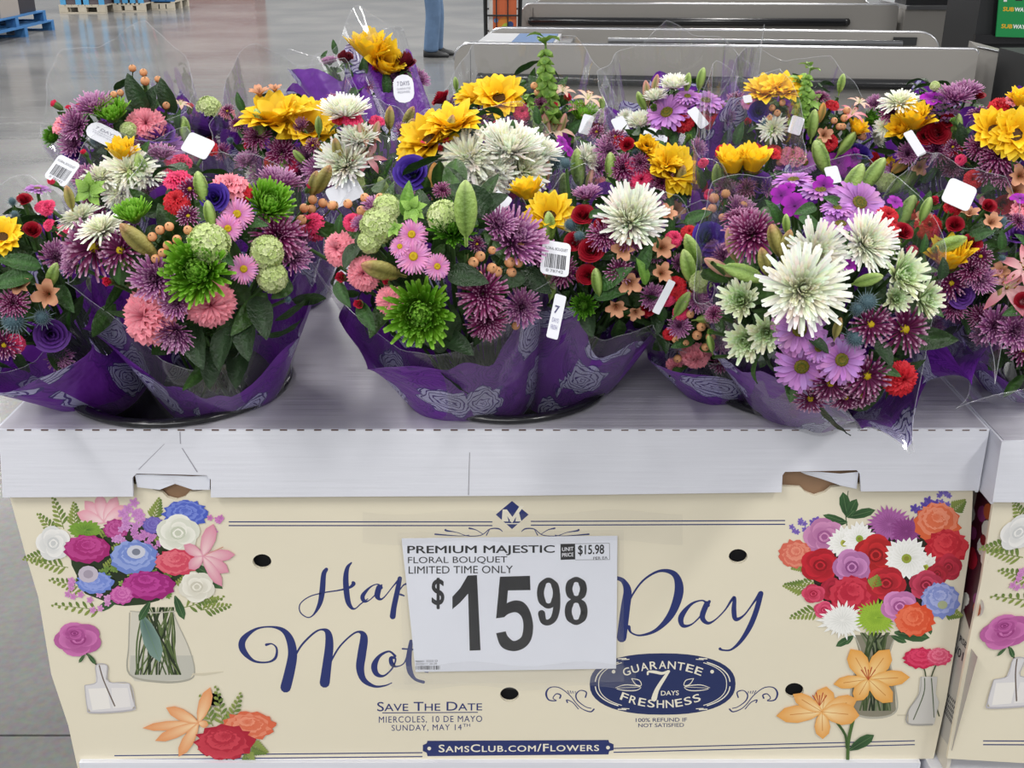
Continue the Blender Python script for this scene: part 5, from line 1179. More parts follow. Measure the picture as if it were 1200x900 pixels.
def label_tag(parent, px, py, d, w, h, ang, kind='bar', tilt=0.0, name='label_tag'):
    """little white label on the wrap; lettering as flat print"""
    c = at_depth(px, py, d); wm, hm = w/FPX*d, h/FPX*d; n = (-CF*(1-abs(tilt))+CU*.3+CR*tilt).normalized()
    x = (CR*math.cos(ang)+CU*math.sin(ang)); x = (x-n*x.dot(n)).normalized(); y = n.cross(x)
    rr = min(wm, hm)*(.5 if kind == 'oval' else .16); out = []
    for (sx, sy, a0) in ((1, 1, 0), (-1, 1, 90), (-1, -1, 180), (1, -1, 270)):
        for t in range(0, 91, 30):
            a = math.radians(a0+t); out.append((sx*(wm/2-rr)+rr*math.cos(a), sy*(hm/2-rr)+rr*math.sin(a)))
    q = MB(); k = len(out); f = lambda u, v, o: c+x*u+y*v+n*o-Vector(parent.location)
    bend = lambda u: -.6*u*u/max(wm, .001)*.3
    q.add([f(u, v, .0004) for u, v in out]+[f(u, v, -.0004) for u, v in out], [tuple(range(k)), tuple(range(2*k-1, k-1, -1))]+[(i, (i+1) % k, (i+1) % k+k, i+k) for i in range(k)], (.8, .8, .82))
    t_ = q.obj(name, M_TAG, parent); q = MB(); R = random.Random(int(px*7+py))
    def rect(u0, v0, u1, v1, col): q.add([f(u0*wm, v0*hm, .0007), f(u1*wm, v0*hm, .0007), f(u1*wm, v1*hm, .0007), f(u0*wm, v1*hm, .0007)], [(0, 1, 2, 3)], srgb(col))
    def txt(s, u0, v0, u1, v1, col, bold=.02):
        vs, fs = glyphs(s, bold); x0 = min(v.x for v in vs); x1 = max(v.x for v in vs); y0 = min(v.y for v in vs); y1 = max(v.y for v in vs)
        q.add([f((u0+(u1-u0)*(v.x-x0)/(x1-x0))*wm, (v0+(v1-v0)*(v.y-y0)/(y1-y0))*hm, .0008) for v in vs], fs, srgb(col))
    if kind == 'bar':
        u = -.36
        while u < .36:
            b = R.choice((.012, .02, .035)); rect(u, -.30, u+b, .12, '2a2a30'); u += b+R.choice((.015, .03))
        txt('FLORAL BOUQUET', -.4, .22, .4, .32, '55555c', 0); txt('0 78742', -.3, -.42, .3, -.34, '55555c', 0)
    elif kind == 'oval':
        txt('7 DAYS', -.3, .1, .3, .26, '8a8a98'); txt('GUARANTEE', -.34, -.04, .34, .04, '9a9aa6', 0); txt('FRESHNESS', -.3, -.16, .3, -.08, '9a9aa6', 0)
    elif kind == 'side':
        txt('7', -.3, .06, .12, .24, '3f3a66', .03); txt('DAYS', -.3, -.14, .25, -.04, '7a78a0', 0); txt('FRESH', -.3, -.3, .25, -.2, '7a78a0', 0)
    else: return t_
    q.obj('tag_lettering', M_INK, t_); return t_

def bouquet(label, head, base, flowers, tissue=None, film=None, tags=(), seed=0, fol=None, fillto=.45, group='flower bouquets in clear and purple wrap'):
    hx, hy, hr, hd = head; P1 = at_depth(hx, hy, hd); Rh = hr/FPX*hd; P0 = Vector((base[0], base[1]+.02, ZT-.004)); r0 = base[2]
    t = thing('flower_bouquet', label, 'bouquet', P0, group); R = random.Random(900+seed); loc = Vector(t.location)
    ax = (P1-P0).normalized(); cnt = 0
    fo = link('foliage', FOLIAGE[seed % 3], None, t); fo['kind'] = 'stuff'
    fo.location = P1-ax*Rh*.12-loc; qf = (ax*.7-CF*.6).normalized().to_track_quat('Z', 'Y'); fo.rotation_mode = 'QUATERNION'; fo.rotation_quaternion = qf; fo.scale = (Rh*(fol or (1.0 if seed < 9 else .88)),)*3
    st = MB()
    # small blooms and leaves in the gaps between the listed flowers
    taken = [(F[1], F[2], F[3]*(.35 if F[0] in POINTY else .8)) for F in flowers]; flowers = list(flowers); RF = random.Random(seed*31+5)
    for _ in range(150):
        a_, q_ = RF.random()*6.2832, math.sqrt(RF.random())*.97; x, y = hx+math.cos(a_)*q_*hr, hy+math.sin(a_)*q_*hr
        if y > hy+fillto*hr or y < hy-.62*hr: continue
        code, r = RF.choice((('bm', 12), ('mm', 13), ('lf', 26), ('cb', 7), ('lf', 30), ('lf', 24), ('bg', 22), ('th', 7), ('by', 11), ('hc', 8), ('gb', 7), ('mm', 12), ('ld', 28)))
        if all((x-u)**2+(y-v)**2 > (w+8)**2 for u, v, w in taken):
            flowers.append((code, x, y, r, {'z': -.008, 'a': RF.uniform(30, 150)})); taken.append((x, y, r*.8 if code not in POINTY else 8))
    for F in flowers:
        code, px, py, r = F[:4]; opt = F[4] if len(F) > 4 else {}
        dr = ray(px, py); oc = EYE-P1; A = dr.dot(dr); B = oc.dot(dr); Cc = oc.dot(oc)-Rh*Rh; disc = B*B-A*Cc
        d = (-B-math.sqrt(disc))/A if disc > 0 else -B/A
        d -= opt.get('z', 0)
        if 'd' in opt: d = opt['d']
        p = EYE+dr*d; s = r/FPX*d*(1.28 if code in ('gm', 'gd') else 1.3 if code == 'so' else 1)
        if code in POINTY:   # r is the length in picture points, a the direction in degrees
            a = math.radians(opt.get('a', 90)); fwd = opt.get('f', .45); dirv = (CR*math.cos(a)+CU*math.sin(a)-CF*fwd).normalized()
            if code in ('lf', 'ld', 'll'):
                xx = dirv; nn = (-CF+CU*.25+CR*R.uniform(-.4, .4)); nn = (nn-xx*nn.dot(xx)).normalized(); yy = nn.cross(xx)
                M = Matrix((xx, yy, nn)).transposed(); qr = M.to_quaternion(); p = p-dirv*s*.5
            else:
                qr = dirv.to_track_quat('Z', 'Y') @ Quaternion((0, 0, 1), R.random()*6.28); p = p-dirv*s*.5
        else:
            sn = (p-P1).normalized(); fm = opt.get('m', 'n')
            n = {'n': sn*.55-CF*.45+Vector((0, 0, .22)), 'u': sn*.4-CF*.12+Vector((0, 0, .9)), 'c': -CF+sn*.2, 'd': -CF*.6+sn*.5+Vector((0, 0, -.3))}[fm].normalized()
            if 'v' in opt: n = (n+CR*opt['v'][0]+CU*opt['v'][1]).normalized()
            qr = n.to_track_quat('Z', 'Y') @ Quaternion((0, 0, 1), R.random()*6.28)
            p = p-n*s*.25
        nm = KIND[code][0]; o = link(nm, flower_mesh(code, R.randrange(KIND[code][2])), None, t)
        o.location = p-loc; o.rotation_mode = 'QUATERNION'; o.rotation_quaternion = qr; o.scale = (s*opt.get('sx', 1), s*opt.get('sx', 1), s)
        if 'l' in opt: o['label'] = opt['l']
        if code not in ('hb', 'ls', 'lf', 'ld', 'll', 'cb') or cnt % 3 == 0:
            axn = qr @ Vector((0, 0, 1)); q0 = p-axn*s*.3; q1 = P0+Vector((R.uniform(-1, 1), R.uniform(-1, 1), 0))*r0*.5
            st.tube([q0-loc, (q0+(P1-q0)*.45-ax*Rh*.5)-loc, q1-loc], .0022, n=5, caps=False)
        cnt += 1
    if st.v:
        so = st.obj('stems', M_STEM, t, True); so['kind'] = 'stuff'
    if tissue is not False:
        T_ = dict(front=.55, side=.75, back=.95, inset=1.03, bulge=.75, pk=(), fsq=.1, tips=()); T_.update(tissue or {})
        def rim(f):
            c = math.cos(f); s = T_['front']*max(0, c)**1.2+T_['back']*max(0, -c)**1.2+T_['side']*(1-abs(c)**1.2); fl = 0
            s += .05*math.sin(5*f+seed)+.03*math.sin(11*f+seed*2)
            for (a0, hgt, wd, flr) in T_['pk']:
                dd = abs((f-math.radians(a0)+math.pi) % (2*math.pi)-math.pi)/math.radians(wd)
                if dd < 1: s += hgt*(1-dd); fl += flr*(1-dd)
            return s, fl
        wrap_sheet(P0, P1, Rh, r0, R, 'purple_wrap', M_TISSUE, t, rim, T_['inset'], T_['bulge'], .035, seed, fsq=T_['fsq'], tips=T_['tips'])
    G = dict(front=.78, side=1.0, back=1.15, bulge=.75, inset=1.02, pk=((40, .12, 30, .0), (150, .12, 40, 0), (215, .14, 36, 0), (320, .1, 30, 0)), fsq=.1, tips=()); G.update(film or {})
    def rimf(f):
        c = math.cos(f); s = G['front']*max(0, c)**1.2+G['back']*max(0, -c)**1.2+G['side']*(1-abs(c)**1.2); fl = 0
        s += .02*math.sin(4*f+seed)
        for (a0, hgt, wd, flr) in G['pk']:
            dd = abs((f-math.radians(a0)+math.pi) % (2*math.pi)-math.pi)/math.radians(wd)
            if dd < 1: s += hgt*(1-dd); fl += flr*(1-dd)
        return s, fl
    fo_, rim_pts = wrap_sheet(P0, P1, Rh, r0+.006, R, 'clear_sleeve', M_FILM, t, rimf, G['inset'], G['bulge'], .022, seed+3, 96, 14, fsq=G['fsq'], tips=G['tips'])
    q = MB(); q.tube(rim_pts, .0004, (.8,)*3, 4, False); q.obj('rim_fold_highlight', M_RIM_HIGHLIGHT, fo_)  # thin pale tube added as the highlight along the film's folded rim
    for g in tags: label_tag(t, *g)
    return t
# ------------------------------------------------------------------ the bouquets: (kind, x, y, size) read off the photograph, set on each bouquet's own dome
def berries(*pts): return [('hb', x, y, r) for x, y, r in [(p+(5.6,))[:3] for p in pts]]
U, CC, DN = {'m': 'u'}, {'m': 'c'}, {'m': 'd'}
def A_(a, **k): return dict(a=a, **k)

bouquet('bouquet at the far left edge with yellow sunflower and blue sea holly', (0, 330, 115, 1.36), (-.55, 1.40, .06), [
    ('sf', 2, 276, 27), ('th', 14, 376, 24, CC), ('th', 48, 372, 16, CC), ('th', 14, 235, 9), ('th', 17, 250, 8), ('al', 55, 344, 24, CC), ('al', 22, 334, 18), ('rr', 38, 268, 14), ('rr', 28, 232, 12), ('hc', 52, 240, 12),
    ('lf', 22, 308, 50, A_(170)), ('lf', 12, 330, 52, A_(200)), ('md', 44, 218, 16, U), ('bm', 15, 355, 20), ('mm', 66, 300, 22), ('lu', 60, 392, 22), ('hc', 16, 404, 14), ('bg', 62, 322, 34, A_(60)), ('hc', 74, 268, 9), ('by', 4, 405, 20), ('lf', 76, 350, 46, A_(-50)), ('mm', 70, 420, 18)],
    dict(front=.45, side=.55, back=.9, tips=((-40, 455, 1.2, 320, 60), (110, 400, 1.28, 25, 30))), dict(front=.75, side=.95, back=1.1, tips=((-60, 430, 1.2, 310, 50),)), seed=1)

bouquet('bouquet with two pink carnations under a large green chrysanthemum, in the left bucket', (238, 300, 132, 1.30), (-.40, 1.38, .075), [
    ('gm', 230, 317, 48, CC), ('pc', 164, 370, 39, {'m': 'c', 'v': (-.3, .1)}), ('pc', 247, 360, 35, {'m': 'd', 'v': (.2, .1)}), ('gm', 316, 238, 34), ('as', 277, 250, 21, CC), ('as', 267, 268, 18, {'m': 'd'}), ('as', 286, 315, 19, {'m': 'c', 'v': (.3, 0)}),
    ('mm', 180, 327, 32, CC), ('mm', 204, 392, 27, DN), ('mm', 206, 355, 22), ('bm', 328, 274, 34), ('mm', 328, 212, 30, U), ('mm', 345, 300, 24), ('vb', 244, 284, 30), ('vb', 314, 294, 24), ('vb', 320, 324, 22), ('by', 106, 288, 40, {'m': 'c', 'v': (-.1, .1)}), ('by', 138, 292, 30),
    ('bo', 162, 281, 54, A_(135)), ('bg', 236, 221, 42, A_(97)), ('bg', 246, 251, 34, A_(95)), ('bo', 378, 210, 40, A_(55)), ('bo', 368, 214, 30, A_(70)), ('lv', 250, 230, 19, {'m': 'c'}), ('cb', 126, 330, 11, CC), ('gb', 147, 308, 10), ('cb', 363, 219, 8), ('rc', 285, 222, 14), ('rc', 205, 232, 18),
    ('hc', 208, 205, 20, U), ('gm', 155, 250, 26, U), ('ls', 104, 224, 27, CC), ('pc', 270, 210, 26, U), ('ws', 92, 252, 30, U), ('ws', 118, 266, 32, U), ('by', 222, 220, 17), ('by', 220, 252, 15), ('hc', 52, 241, 12), ('hc', 54, 262, 9), ('bo', 81, 231, 28, A_(95)), ('cb', 62, 213, 7),
    ('lf', 262, 300, 40, A_(-40)), ('ld', 230, 406, 62, A_(-70)), ('ld', 262, 408, 58, A_(-100)), ('ld', 288, 396, 60, A_(-80)), ('ld', 306, 372, 60, A_(-70)), ('ld', 248, 430, 56, A_(-90)), ('ld', 280, 430, 56, A_(-95)), ('lf', 140, 320, 30, A_(80)), ('lf', 300, 262, 34, A_(-10)), ('mm', 88, 290, 22), ('mm', 84, 310, 18), ('hc', 372, 262, 20)]
    + berries((178, 277), (187, 269), (198, 265), (220, 269), (207, 280), (196, 287), (190, 296), (182, 303), (367, 233), (379, 237), (354, 257, 6.2), (357, 243), (392, 240), (366, 244)),
    dict(front=.40, side=.85, back=.9, fsq=.2, tips=((352, 395, 1.33, 62, 34), (95, 385, 1.30, 300, 34))), dict(front=.62, side=.95, back=1.05, fsq=.2, tips=((75, 330, 1.27, 295, 36), (356, 300, 1.30, 65, 36))), tags=((73, 200, 1.28, 30, 34, -.5, 'bar'), (232, 171, 1.30, 34, 26, -.45, 'plain')), seed=2)

bouquet('middle front bouquet with green chrysanthemums, pink asters and a tall green lily bud', (502, 300, 138, 1.31), (-.045, 1.37, .08), [
    ('as', 484, 300, 23, CC), ('as', 482, 274, 20, CC), ('as', 513, 312, 17, {'m': 'c', 'v': (.2, 0)}), ('as', 468, 288, 14), ('gd', 531, 266, 31), ('gm', 492, 368, 49, {'m': 'c', 'v': (0, -.1)}), ('mm', 606, 280, 42, {'m': 'n', 'v': (.1, .1)}), ('mm', 632, 296, 26), ('mm', 585, 262, 24),
    ('bm', 566, 344, 33, CC), ('bm', 572, 378, 28, DN), ('mm', 612, 360, 26, CC), ('pc', 392, 291, 24, {'m': 'c', 'v': (-.4, 0)}), ('pc', 424, 320, 24, {'m': 'c', 'v': (-.1, 0)}), ('pc', 456, 352, 20, CC), ('vb', 442, 262, 26), ('vb', 452, 242, 20), ('vb', 432, 282, 17), ('vb', 521, 252, 24),
    ('bg', 546, 244, 66, A_(90, f=.3, z=.03, l='tall green lily bud')), ('bo', 446, 316, 54, A_(168, f=.8)), ('cb', 399, 325, 12, CC), ('cb', 420, 356, 11, CC), ('hc', 410, 258, 13), ('cb', 452, 330, 8), ('ls', 483, 244, 22, CC), ('ll', 478, 234, 46, A_(85)), ('ls', 462, 268, 16), ('ld', 552, 232, 62, A_(150)), ('ld', 575, 240, 50, A_(30)),
    ('mm', 440, 240, 18, U), ('mm', 422, 262, 12), ('ld', 548, 325, 56, A_(-15)), ('ld', 628, 330, 50, A_(-40)), ('lf', 402, 345, 40, A_(-60)), ('lf', 430, 372, 44, A_(-60)), ('ld', 598, 330, 40, A_(200)), ('lf', 398, 262, 26, A_(80)), ('ld', 412, 300, 40, A_(240)), ('ld', 536, 404, 50, A_(-30)), ('gw', 642, 330, 14), ('hc', 360, 260, 18), ('mm', 352, 286, 22)]
    + berries((427, 231), (445, 231), (423, 246, 6), (407, 238), (388, 240), (555, 307, 6.5), (563, 300, 6.5), (577, 293, 5), (577, 314, 6.5), (583, 318, 6.5), (598, 307, 6.5), (608, 308, 5.5), (610, 286, 5.2), (600, 319, 6.3), (602, 331, 5.5), (561, 322, 5), (605, 382, 5)),
    dict(front=.66, side=.72, back=.9, fsq=.2, tips=((428, 432, 1.25, 318, 34), (400, 380, 1.28, 285, 30))), dict(front=.78, side=.9, back=1.0, fsq=.2, tips=((350, 280, 1.3, 285, 40), (645, 330, 1.25, 55, 30))), tags=((651, 303, 1.235, 34, 44, -.1, 'bar', .15), (652, 371, 1.215, 14, 58, -.22, 'side', .2), (585, 238, 1.24, 22, 26, -.6, 'plain')), seed=3)

bouquet('bouquet with one big white chrysanthemum and orange alstroemeria, in the middle bucket', (722, 300, 105, 1.37), (.055, 1.41, .07), [
    ('wm', 741, 254, 46, {'m': 'n'}), ('sf', 644, 250, 33, {'m': 'c', 'v': (.1, .4)}), ('so', 618, 226, 24, U), ('bg', 643, 266, 38, A_(92)), ('rr', 682, 250, 18), ('rr', 692, 292, 20), ('rr', 688, 322, 17), ('rr', 672, 282, 16), ('bm', 708, 274, 22), ('by', 706, 280, 14), ('by', 726, 318, 18), ('mm', 688, 228, 20, U),
    ('al', 730, 292, 20, CC), ('al', 776, 290, 20, CC), ('al', 738, 332, 20, {'m': 'd'}), ('al', 776, 320, 18), ('al', 722, 360, 18, DN), ('al', 745, 366, 14, DN), ('al', 782, 250, 16), ('lf', 756, 302, 40, A_(70)), ('ll', 752, 318, 36, A_(110)), ('lf', 722, 326, 48, A_(35)), ('lf', 716, 344, 44, A_(10)), ('lf', 728, 276, 30, A_(60)), ('lf', 764, 282, 30, A_(110)),
    ('th', 668, 262, 14), ('th', 678, 276, 12), ('sp', 640, 238, 20), ('mm', 764, 348, 18), ('hc', 792, 278, 12), ('bg', 700, 330, 34, A_(100)), ('rr', 706, 262, 14), ('th', 662, 190, 13), ('gb', 630, 264, 7), ('bm', 738, 280, 18), ('lf', 700, 250, 24, A_(20)), ('bm', 660, 318, 20), ('gd', 684, 358, 18), ('rr', 760, 362, 12), ('ld', 690, 378, 40, A_(-80)), ('ld', 770, 376, 36, A_(-90))],
    dict(front=.72, side=.80, back=1.0, tips=((790, 345, 1.33, 75, 34), (692, 350, 1.30, 340, 22))), dict(front=.82, side=.95, back=1.05, tips=((806, 270, 1.35, 75, 36),)), seed=4)

bouquet('bouquet with violet lisianthus and many orange berries, left of the big white one', (812, 335, 92, 1.37), (.31, 1.40, .06), [
    ('lv', 832, 278, 23, CC), ('vb', 822, 330, 17), ('gw', 856, 345, 18), ('pc', 816, 424, 22, {'m': 'd'}), ('pc', 792, 432, 14, DN), ('rc', 792, 334, 14), ('hc', 798, 366, 11), ('rc', 802, 348, 12), ('mm', 818, 352, 18), ('mm', 796, 382, 16), ('bg', 812, 292, 42, A_(120)), ('bg', 806, 312, 44, A_(110)), ('bg', 800, 356, 34, A_(60)), ('bg', 830, 372, 30, A_(10)),
    ('mm', 870, 244, 22), ('mm', 850, 300, 18), ('rc', 784, 392, 9), ('lf', 836, 408, 34, A_(0)), ('lf', 800, 402, 34, A_(200)), ('ld', 776, 400, 34, A_(-70)), ('hc', 782, 350, 10), ('mm', 846, 398, 18), ('lf', 818, 254, 36, A_(20)), ('rc', 808, 270, 12), ('by', 846, 425, 16), ('lf', 786, 268, 30, A_(80))]
    + berries((837, 231, 6.2), (851, 226), (827, 248, 6.2), (835, 243), (847, 254, 5), (871, 240), (809, 368, 5), (822, 383), (817, 393, 6), (833, 395, 6), (792, 398, 5), (803, 403, 5), (827, 407, 5), (794, 421, 5)),
    dict(front=.58, side=.7, back=.95, tips=((764, 426, 1.29, 315, 36),)), dict(front=.78, side=.95, back=1.05, tips=((766, 380, 1.29, 305, 36),)), tags=((778, 348, 1.25, 9, 46, -.5, 'plain'),), seed=5)

bouquet('big white chrysanthemum and mauve daisy bouquet, its purple tip hanging over the lid', (965, 350, 150, 1.20), (.385, 1.34, .06), [
    ('wm', 942, 338, 58, {'m': 'c', 'z': .02}), ('wm', 958, 296, 42, {'m': 'c'}), ('wm', 1018, 284, 40, {'m': 'c', 'v': (.2, .1)}), ('gw', 868, 352, 31, {'m': 'c', 'v': (-.4, .1)}), ('gw', 874, 400, 30, {'m': 'c', 'v': (-.4, -.2)}), ('gw', 898, 390, 28, {'m': 'c', 'v': (-.2, -.2)}), ('gw', 1058, 322, 36, {'m': 'c', 'v': (.4, .1)}), ('gw', 1084, 350, 28, {'m': 'c', 'v': (.4, 0)}), ('gw', 1050, 350, 22, CC),
    ('md', 938, 386, 34, CC), ('md', 940, 432, 34, {'m': 'c', 'v': (-.1, -.3)}), ('md', 988, 422, 31, CC), ('md', 1010, 234, 34, {'m': 'c', 'v': (.1, .3)}), ('md', 986, 258, 26, {'m': 'u'}), ('md', 930, 206, 26, U), ('md', 962, 218, 26, U), ('md', 982, 240, 20, U),
    ('by', 1064, 386, 34, {'m': 'c', 'v': (.2, 0)}), ('by', 1022, 380, 28, CC), ('by', 1018, 442, 31, {'m': 'c', 'v': (0, -.2)}), ('by', 974, 452, 28, DN), ('by', 992, 468, 22, DN), ('bm', 880, 272, 36, {'m': 'c', 'v': (-.3, .3)}), ('bm', 866, 252, 22, U), ('rc', 1061, 446, 24, {'m': 'c', 'v': (.2, -.1), 'z': .01}),
    ('bp', 858, 286, 42, A_(110)), ('bo', 910, 282, 44, A_(115)), ('bo', 922, 286, 36, A_(80)), ('bo', 896, 306, 36, A_(110)), ('bg', 872, 321, 50, A_(-22, f=.3)), ('bp', 842, 313, 40, A_(150, f=.1)), ('bg', 1018, 328, 36, A_(15, f=.8)), ('bo', 982, 384, 26, A_(80)), ('bg', 1000, 216, 52, A_(70)), ('bg', 1024, 204, 44, A_(60)), ('bg', 962, 184, 44, A_(118)),
    ('mf', 916, 228, 13, CC), ('mf', 932, 240, 16, CC), ('mf', 966, 216, 13, CC), ('mf', 924, 218, 9), ('mf', 996, 310, 9), ('th', 1018, 354, 20, CC), ('th', 1004, 396, 20, CC), ('th', 1006, 362, 14, CC), ('rc', 1036, 262, 22, U), ('rr', 1060, 270, 16), ('gb', 1050, 286, 11), ('gb', 1044, 298, 11), ('gb', 1056, 300, 9),
    ('lf', 950, 262, 34, A_(-40)), ('lf', 976, 236, 30, A_(160)), ('lf', 906, 250, 40, A_(120)), ('lf', 944, 246, 34, A_(200)), ('ld', 1035, 414, 40, A_(-60)), ('lf', 1042, 436, 30, A_(-20)), ('bg', 1085, 245, 30, A_(75)), ('rc', 1042, 250, 16), ('by', 950, 470, 22, DN), ('ld', 960, 405, 30, A_(-40)), ('md', 960, 408, 18, CC), ('bg', 922, 262, 24, A_(100)), ('mf', 1050, 235, 10), ('lf', 990, 282, 26, A_(70)), ('by', 1010, 466, 20, DN)],
    dict(front=.72, side=.78, back=.9, fsq=.5, tips=((1070, 530, 1.12, 35, 46), (1010, 505, 1.14, 6, 30), (1097, 440, 1.15, 66, 30)), bulge=.9, inset=.98), dict(front=.85, side=1.0, back=1.05, bulge=.9, fsq=.5, inset=1.02, tips=((1073, 538, 1.115, 35, 44), (1005, 508, 1.13, 6, 30), (1102, 330, 1.15, 82, 30), (836, 330, 1.15, 290, 40))), tags=((976, 205, 1.16, 16, 22, .2, 'plain'),), seed=6)

bouquet('bouquet with red carnations and a small low sunflower, right of the big white one', (1115, 290, 92, 1.36), (.48, 1.44, .06), [
    ('so', 1112, 304, 30, {'m': 'u', 'v': (0, .2)}), ('bg', 1112, 286, 42, A_(20, f=.3)), ('bg', 1062, 250, 46, A_(72)), ('rc', 1090, 264, 18, CC), ('rc', 1075, 244, 14), ('rr', 1140, 284, 16), ('rr', 1120, 262, 14), ('cb', 1095, 235, 10, CC), ('gb', 1108, 232, 7), ('gb', 1120, 224, 7), ('al', 1136, 250, 17, U), ('al', 1162, 260, 17), ('al', 1082, 256, 14), ('th', 1174, 258, 12), ('th', 1160, 270, 10),
    ('by', 1116, 332, 22, CC), ('bm', 1140, 315, 20), ('bm', 1094, 332, 18), ('by', 1150, 300, 16), ('lu', 1128, 345, 18), ('rr', 1100, 290, 12), ('cb', 1115, 247, 8), ('lf', 1083, 240, 36, A_(70)), ('lf', 1150, 275, 34, A_(20)), ('rc', 1118, 240, 12), ('mm', 1150, 328, 20), ('rr', 1160, 240, 12), ('by', 1090, 355, 18), ('bm', 1118, 360, 18), ('ld', 1130, 375, 40, A_(-80)), ('mm', 1092, 380, 16)],
    dict(front=.7, side=.8, back=1.0, tips=((1140, 455, 1.27, 35, 40), (1172, 400, 1.3, 70, 30))), dict(front=.9, side=1.0, back=1.1, tips=((1195, 230, 1.33, 80, 36), (1165, 455, 1.26, 40, 26))), tags=((1124, 228, 1.27, 34, 34, -.5, 'plain'),), seed=7)

bouquet('bouquet with open pink lily and mauve chrysanthemums cut by the right edge', (1205, 355, 95, 1.37), (.74, 1.42, .065), [
    ('lp', 1182, 334, 42, {'m': 'c', 'v': (-.1, .3)}), ('lp', 1202, 312, 34, {'m': 'n'}), ('mm', 1168, 382, 27, CC), ('mm', 1192, 388, 28, CC), ('al', 1172, 318, 16), ('lu', 1196, 270, 20), ('rr', 1200, 352, 14), ('bo', 1166, 348, 28, A_(70)), ('mf', 1196, 230, 12), ('bm', 1150, 372, 18), ('mm', 1152, 392, 16), ('by', 1200, 410, 20), ('bp', 1156, 338, 30, A_(160)), ('lf', 1188, 364, 36, A_(200)), ('pc', 1205, 240, 20)],
    dict(front=.55, side=.66, back=.9, tips=((1125, 392, 1.3, 290, 40),)), dict(front=.72, side=.9, back=1.0, tips=((1118, 480, 1.29, 310, 30),)), seed=8)

# second tier, behind and between
bouquet('bouquet of pink carnation, mauve mums, berries and broad dark leaves at the back left', (150, 158, 88, 1.66), (-.50, 1.76, .06), [
    ('pc', 73, 139, 20, {'m': 'u', 'v': (-.3, .2)}), ('pc', 171, 142, 26, {'m': 'n'}), ('gm', 130, 132, 26, U), ('mm', 110, 124, 27, U), ('mm', 88, 146, 22), ('cb', 63, 121, 9, {'v': (-.6, .4)}), ('cb', 80, 126, 7, U), ('cb', 92, 124, 7, U), ('ld', 160, 108, 48, A_(115, l='broad dark green leaf')), ('ld', 196, 112, 44, A_(110)), ('ld', 178, 118, 40, A_(70)),
    ('lu', 184, 152, 25, U), ('lu', 237, 142, 29, U), ('lu', 262, 138, 20, U), ('bg', 216, 152, 32, A_(88)), ('th', 110, 165, 10, CC), ('th', 135, 167, 7, CC), ('cb', 223, 124, 8, U), ('vb', 246, 124, 18, U), ('pc', 266, 128, 14, U), ('lw', 212, 120, 14, U), ('md', 196, 172, 22), ('bm', 170, 172, 18), ('mm', 84, 168, 18), ('lu', 90, 186, 22), ('mm', 284, 150, 20), ('rc', 248, 166, 16), ('cb', 290, 170, 8), ('by', 268, 160, 16), ('sp', 120, 152, 14), ('vb', 150, 152, 12), ('lf', 210, 140, 26, A_(80)), ('ld', 128, 178, 30, A_(180)), ('bm', 150, 172, 14), ('gd', 62, 160, 14)]
    + berries((155, 79, 4.4), (168, 84, 4.6), (170, 94, 5.4), (185, 92, 4), (195, 123, 4.5), (133, 110, 4), (141, 108, 4)),
    dict(front=.7, side=.85, back=1.0), dict(front=1.0, side=1.1, back=1.25), tags=((122, 158, 1.53, 46, 22, -.5, 'oval'),), seed=9)

bouquet('bouquet with white spider mums and a yellow sunflower peeking out, behind the pink carnation bouquet', (158, 225, 80, 1.46), (-.51, 1.47, .055), [
    ('so', 143, 180, 22, {'m': 'u'}), ('ws', 150, 198, 34, {'m': 'n'}), ('ws', 118, 206, 28, U), ('ws', 172, 204, 24, U), ('ws', 140, 225, 24), ('bg', 165, 198, 38, A_(95)), ('bg', 155, 212, 28, A_(100)), ('td', 188, 194, 11, CC), ('hc', 200, 196, 16), ('mm', 190, 180, 20, U), ('rc', 246, 168, 14), ('hc', 214, 184, 14, U), ('cb', 60, 212, 10), ('mm', 100, 208, 18), ('by', 84, 200, 16), ('bm', 182, 214, 20), ('bm', 176, 228, 18), ('lf', 170, 176, 26, A_(60))],
    dict(front=.6, side=.8, back=1.0), dict(front=.9, side=1.0, back=1.1), seed=10)

bouquet('bouquet topped by two large sunflowers, behind the right side of the pink carnation bouquet', (336, 168, 84, 1.62), (-.38, 1.76, .06), [
    ('sf', 322, 134, 44, {'m': 'u', 'v': (-.1, .1)}), ('sf', 360, 146, 42, {'m': 'n', 'v': (.1, .2)}), ('al', 304, 108, 17, U), ('al', 322, 104, 12, U), ('bg', 304, 146, 38, A_(98)), ('bm', 300, 160, 18), ('cb', 290, 170, 9), ('rc', 362, 166, 9), ('bg', 371, 164, 28, A_(70)), ('mm', 290, 188, 18, U), ('bm', 330, 178, 20), ('hc', 340, 190, 14), ('bg', 332, 192, 26, A_(95)), ('mm', 362, 186, 20), ('rc', 318, 190, 12), ('mm', 308, 206, 20), ('mm', 400, 188, 18), ('bm', 354, 206, 18), ('lf', 282, 120, 26, A_(110)), ('wm', 300, 204, 14)],
    dict(front=.62, side=.8, back=1.0), dict(front=.95, side=1.05, back=1.15), tags=((404, 226, 1.47, 40, 28, .5, 'plain'),), seed=11)

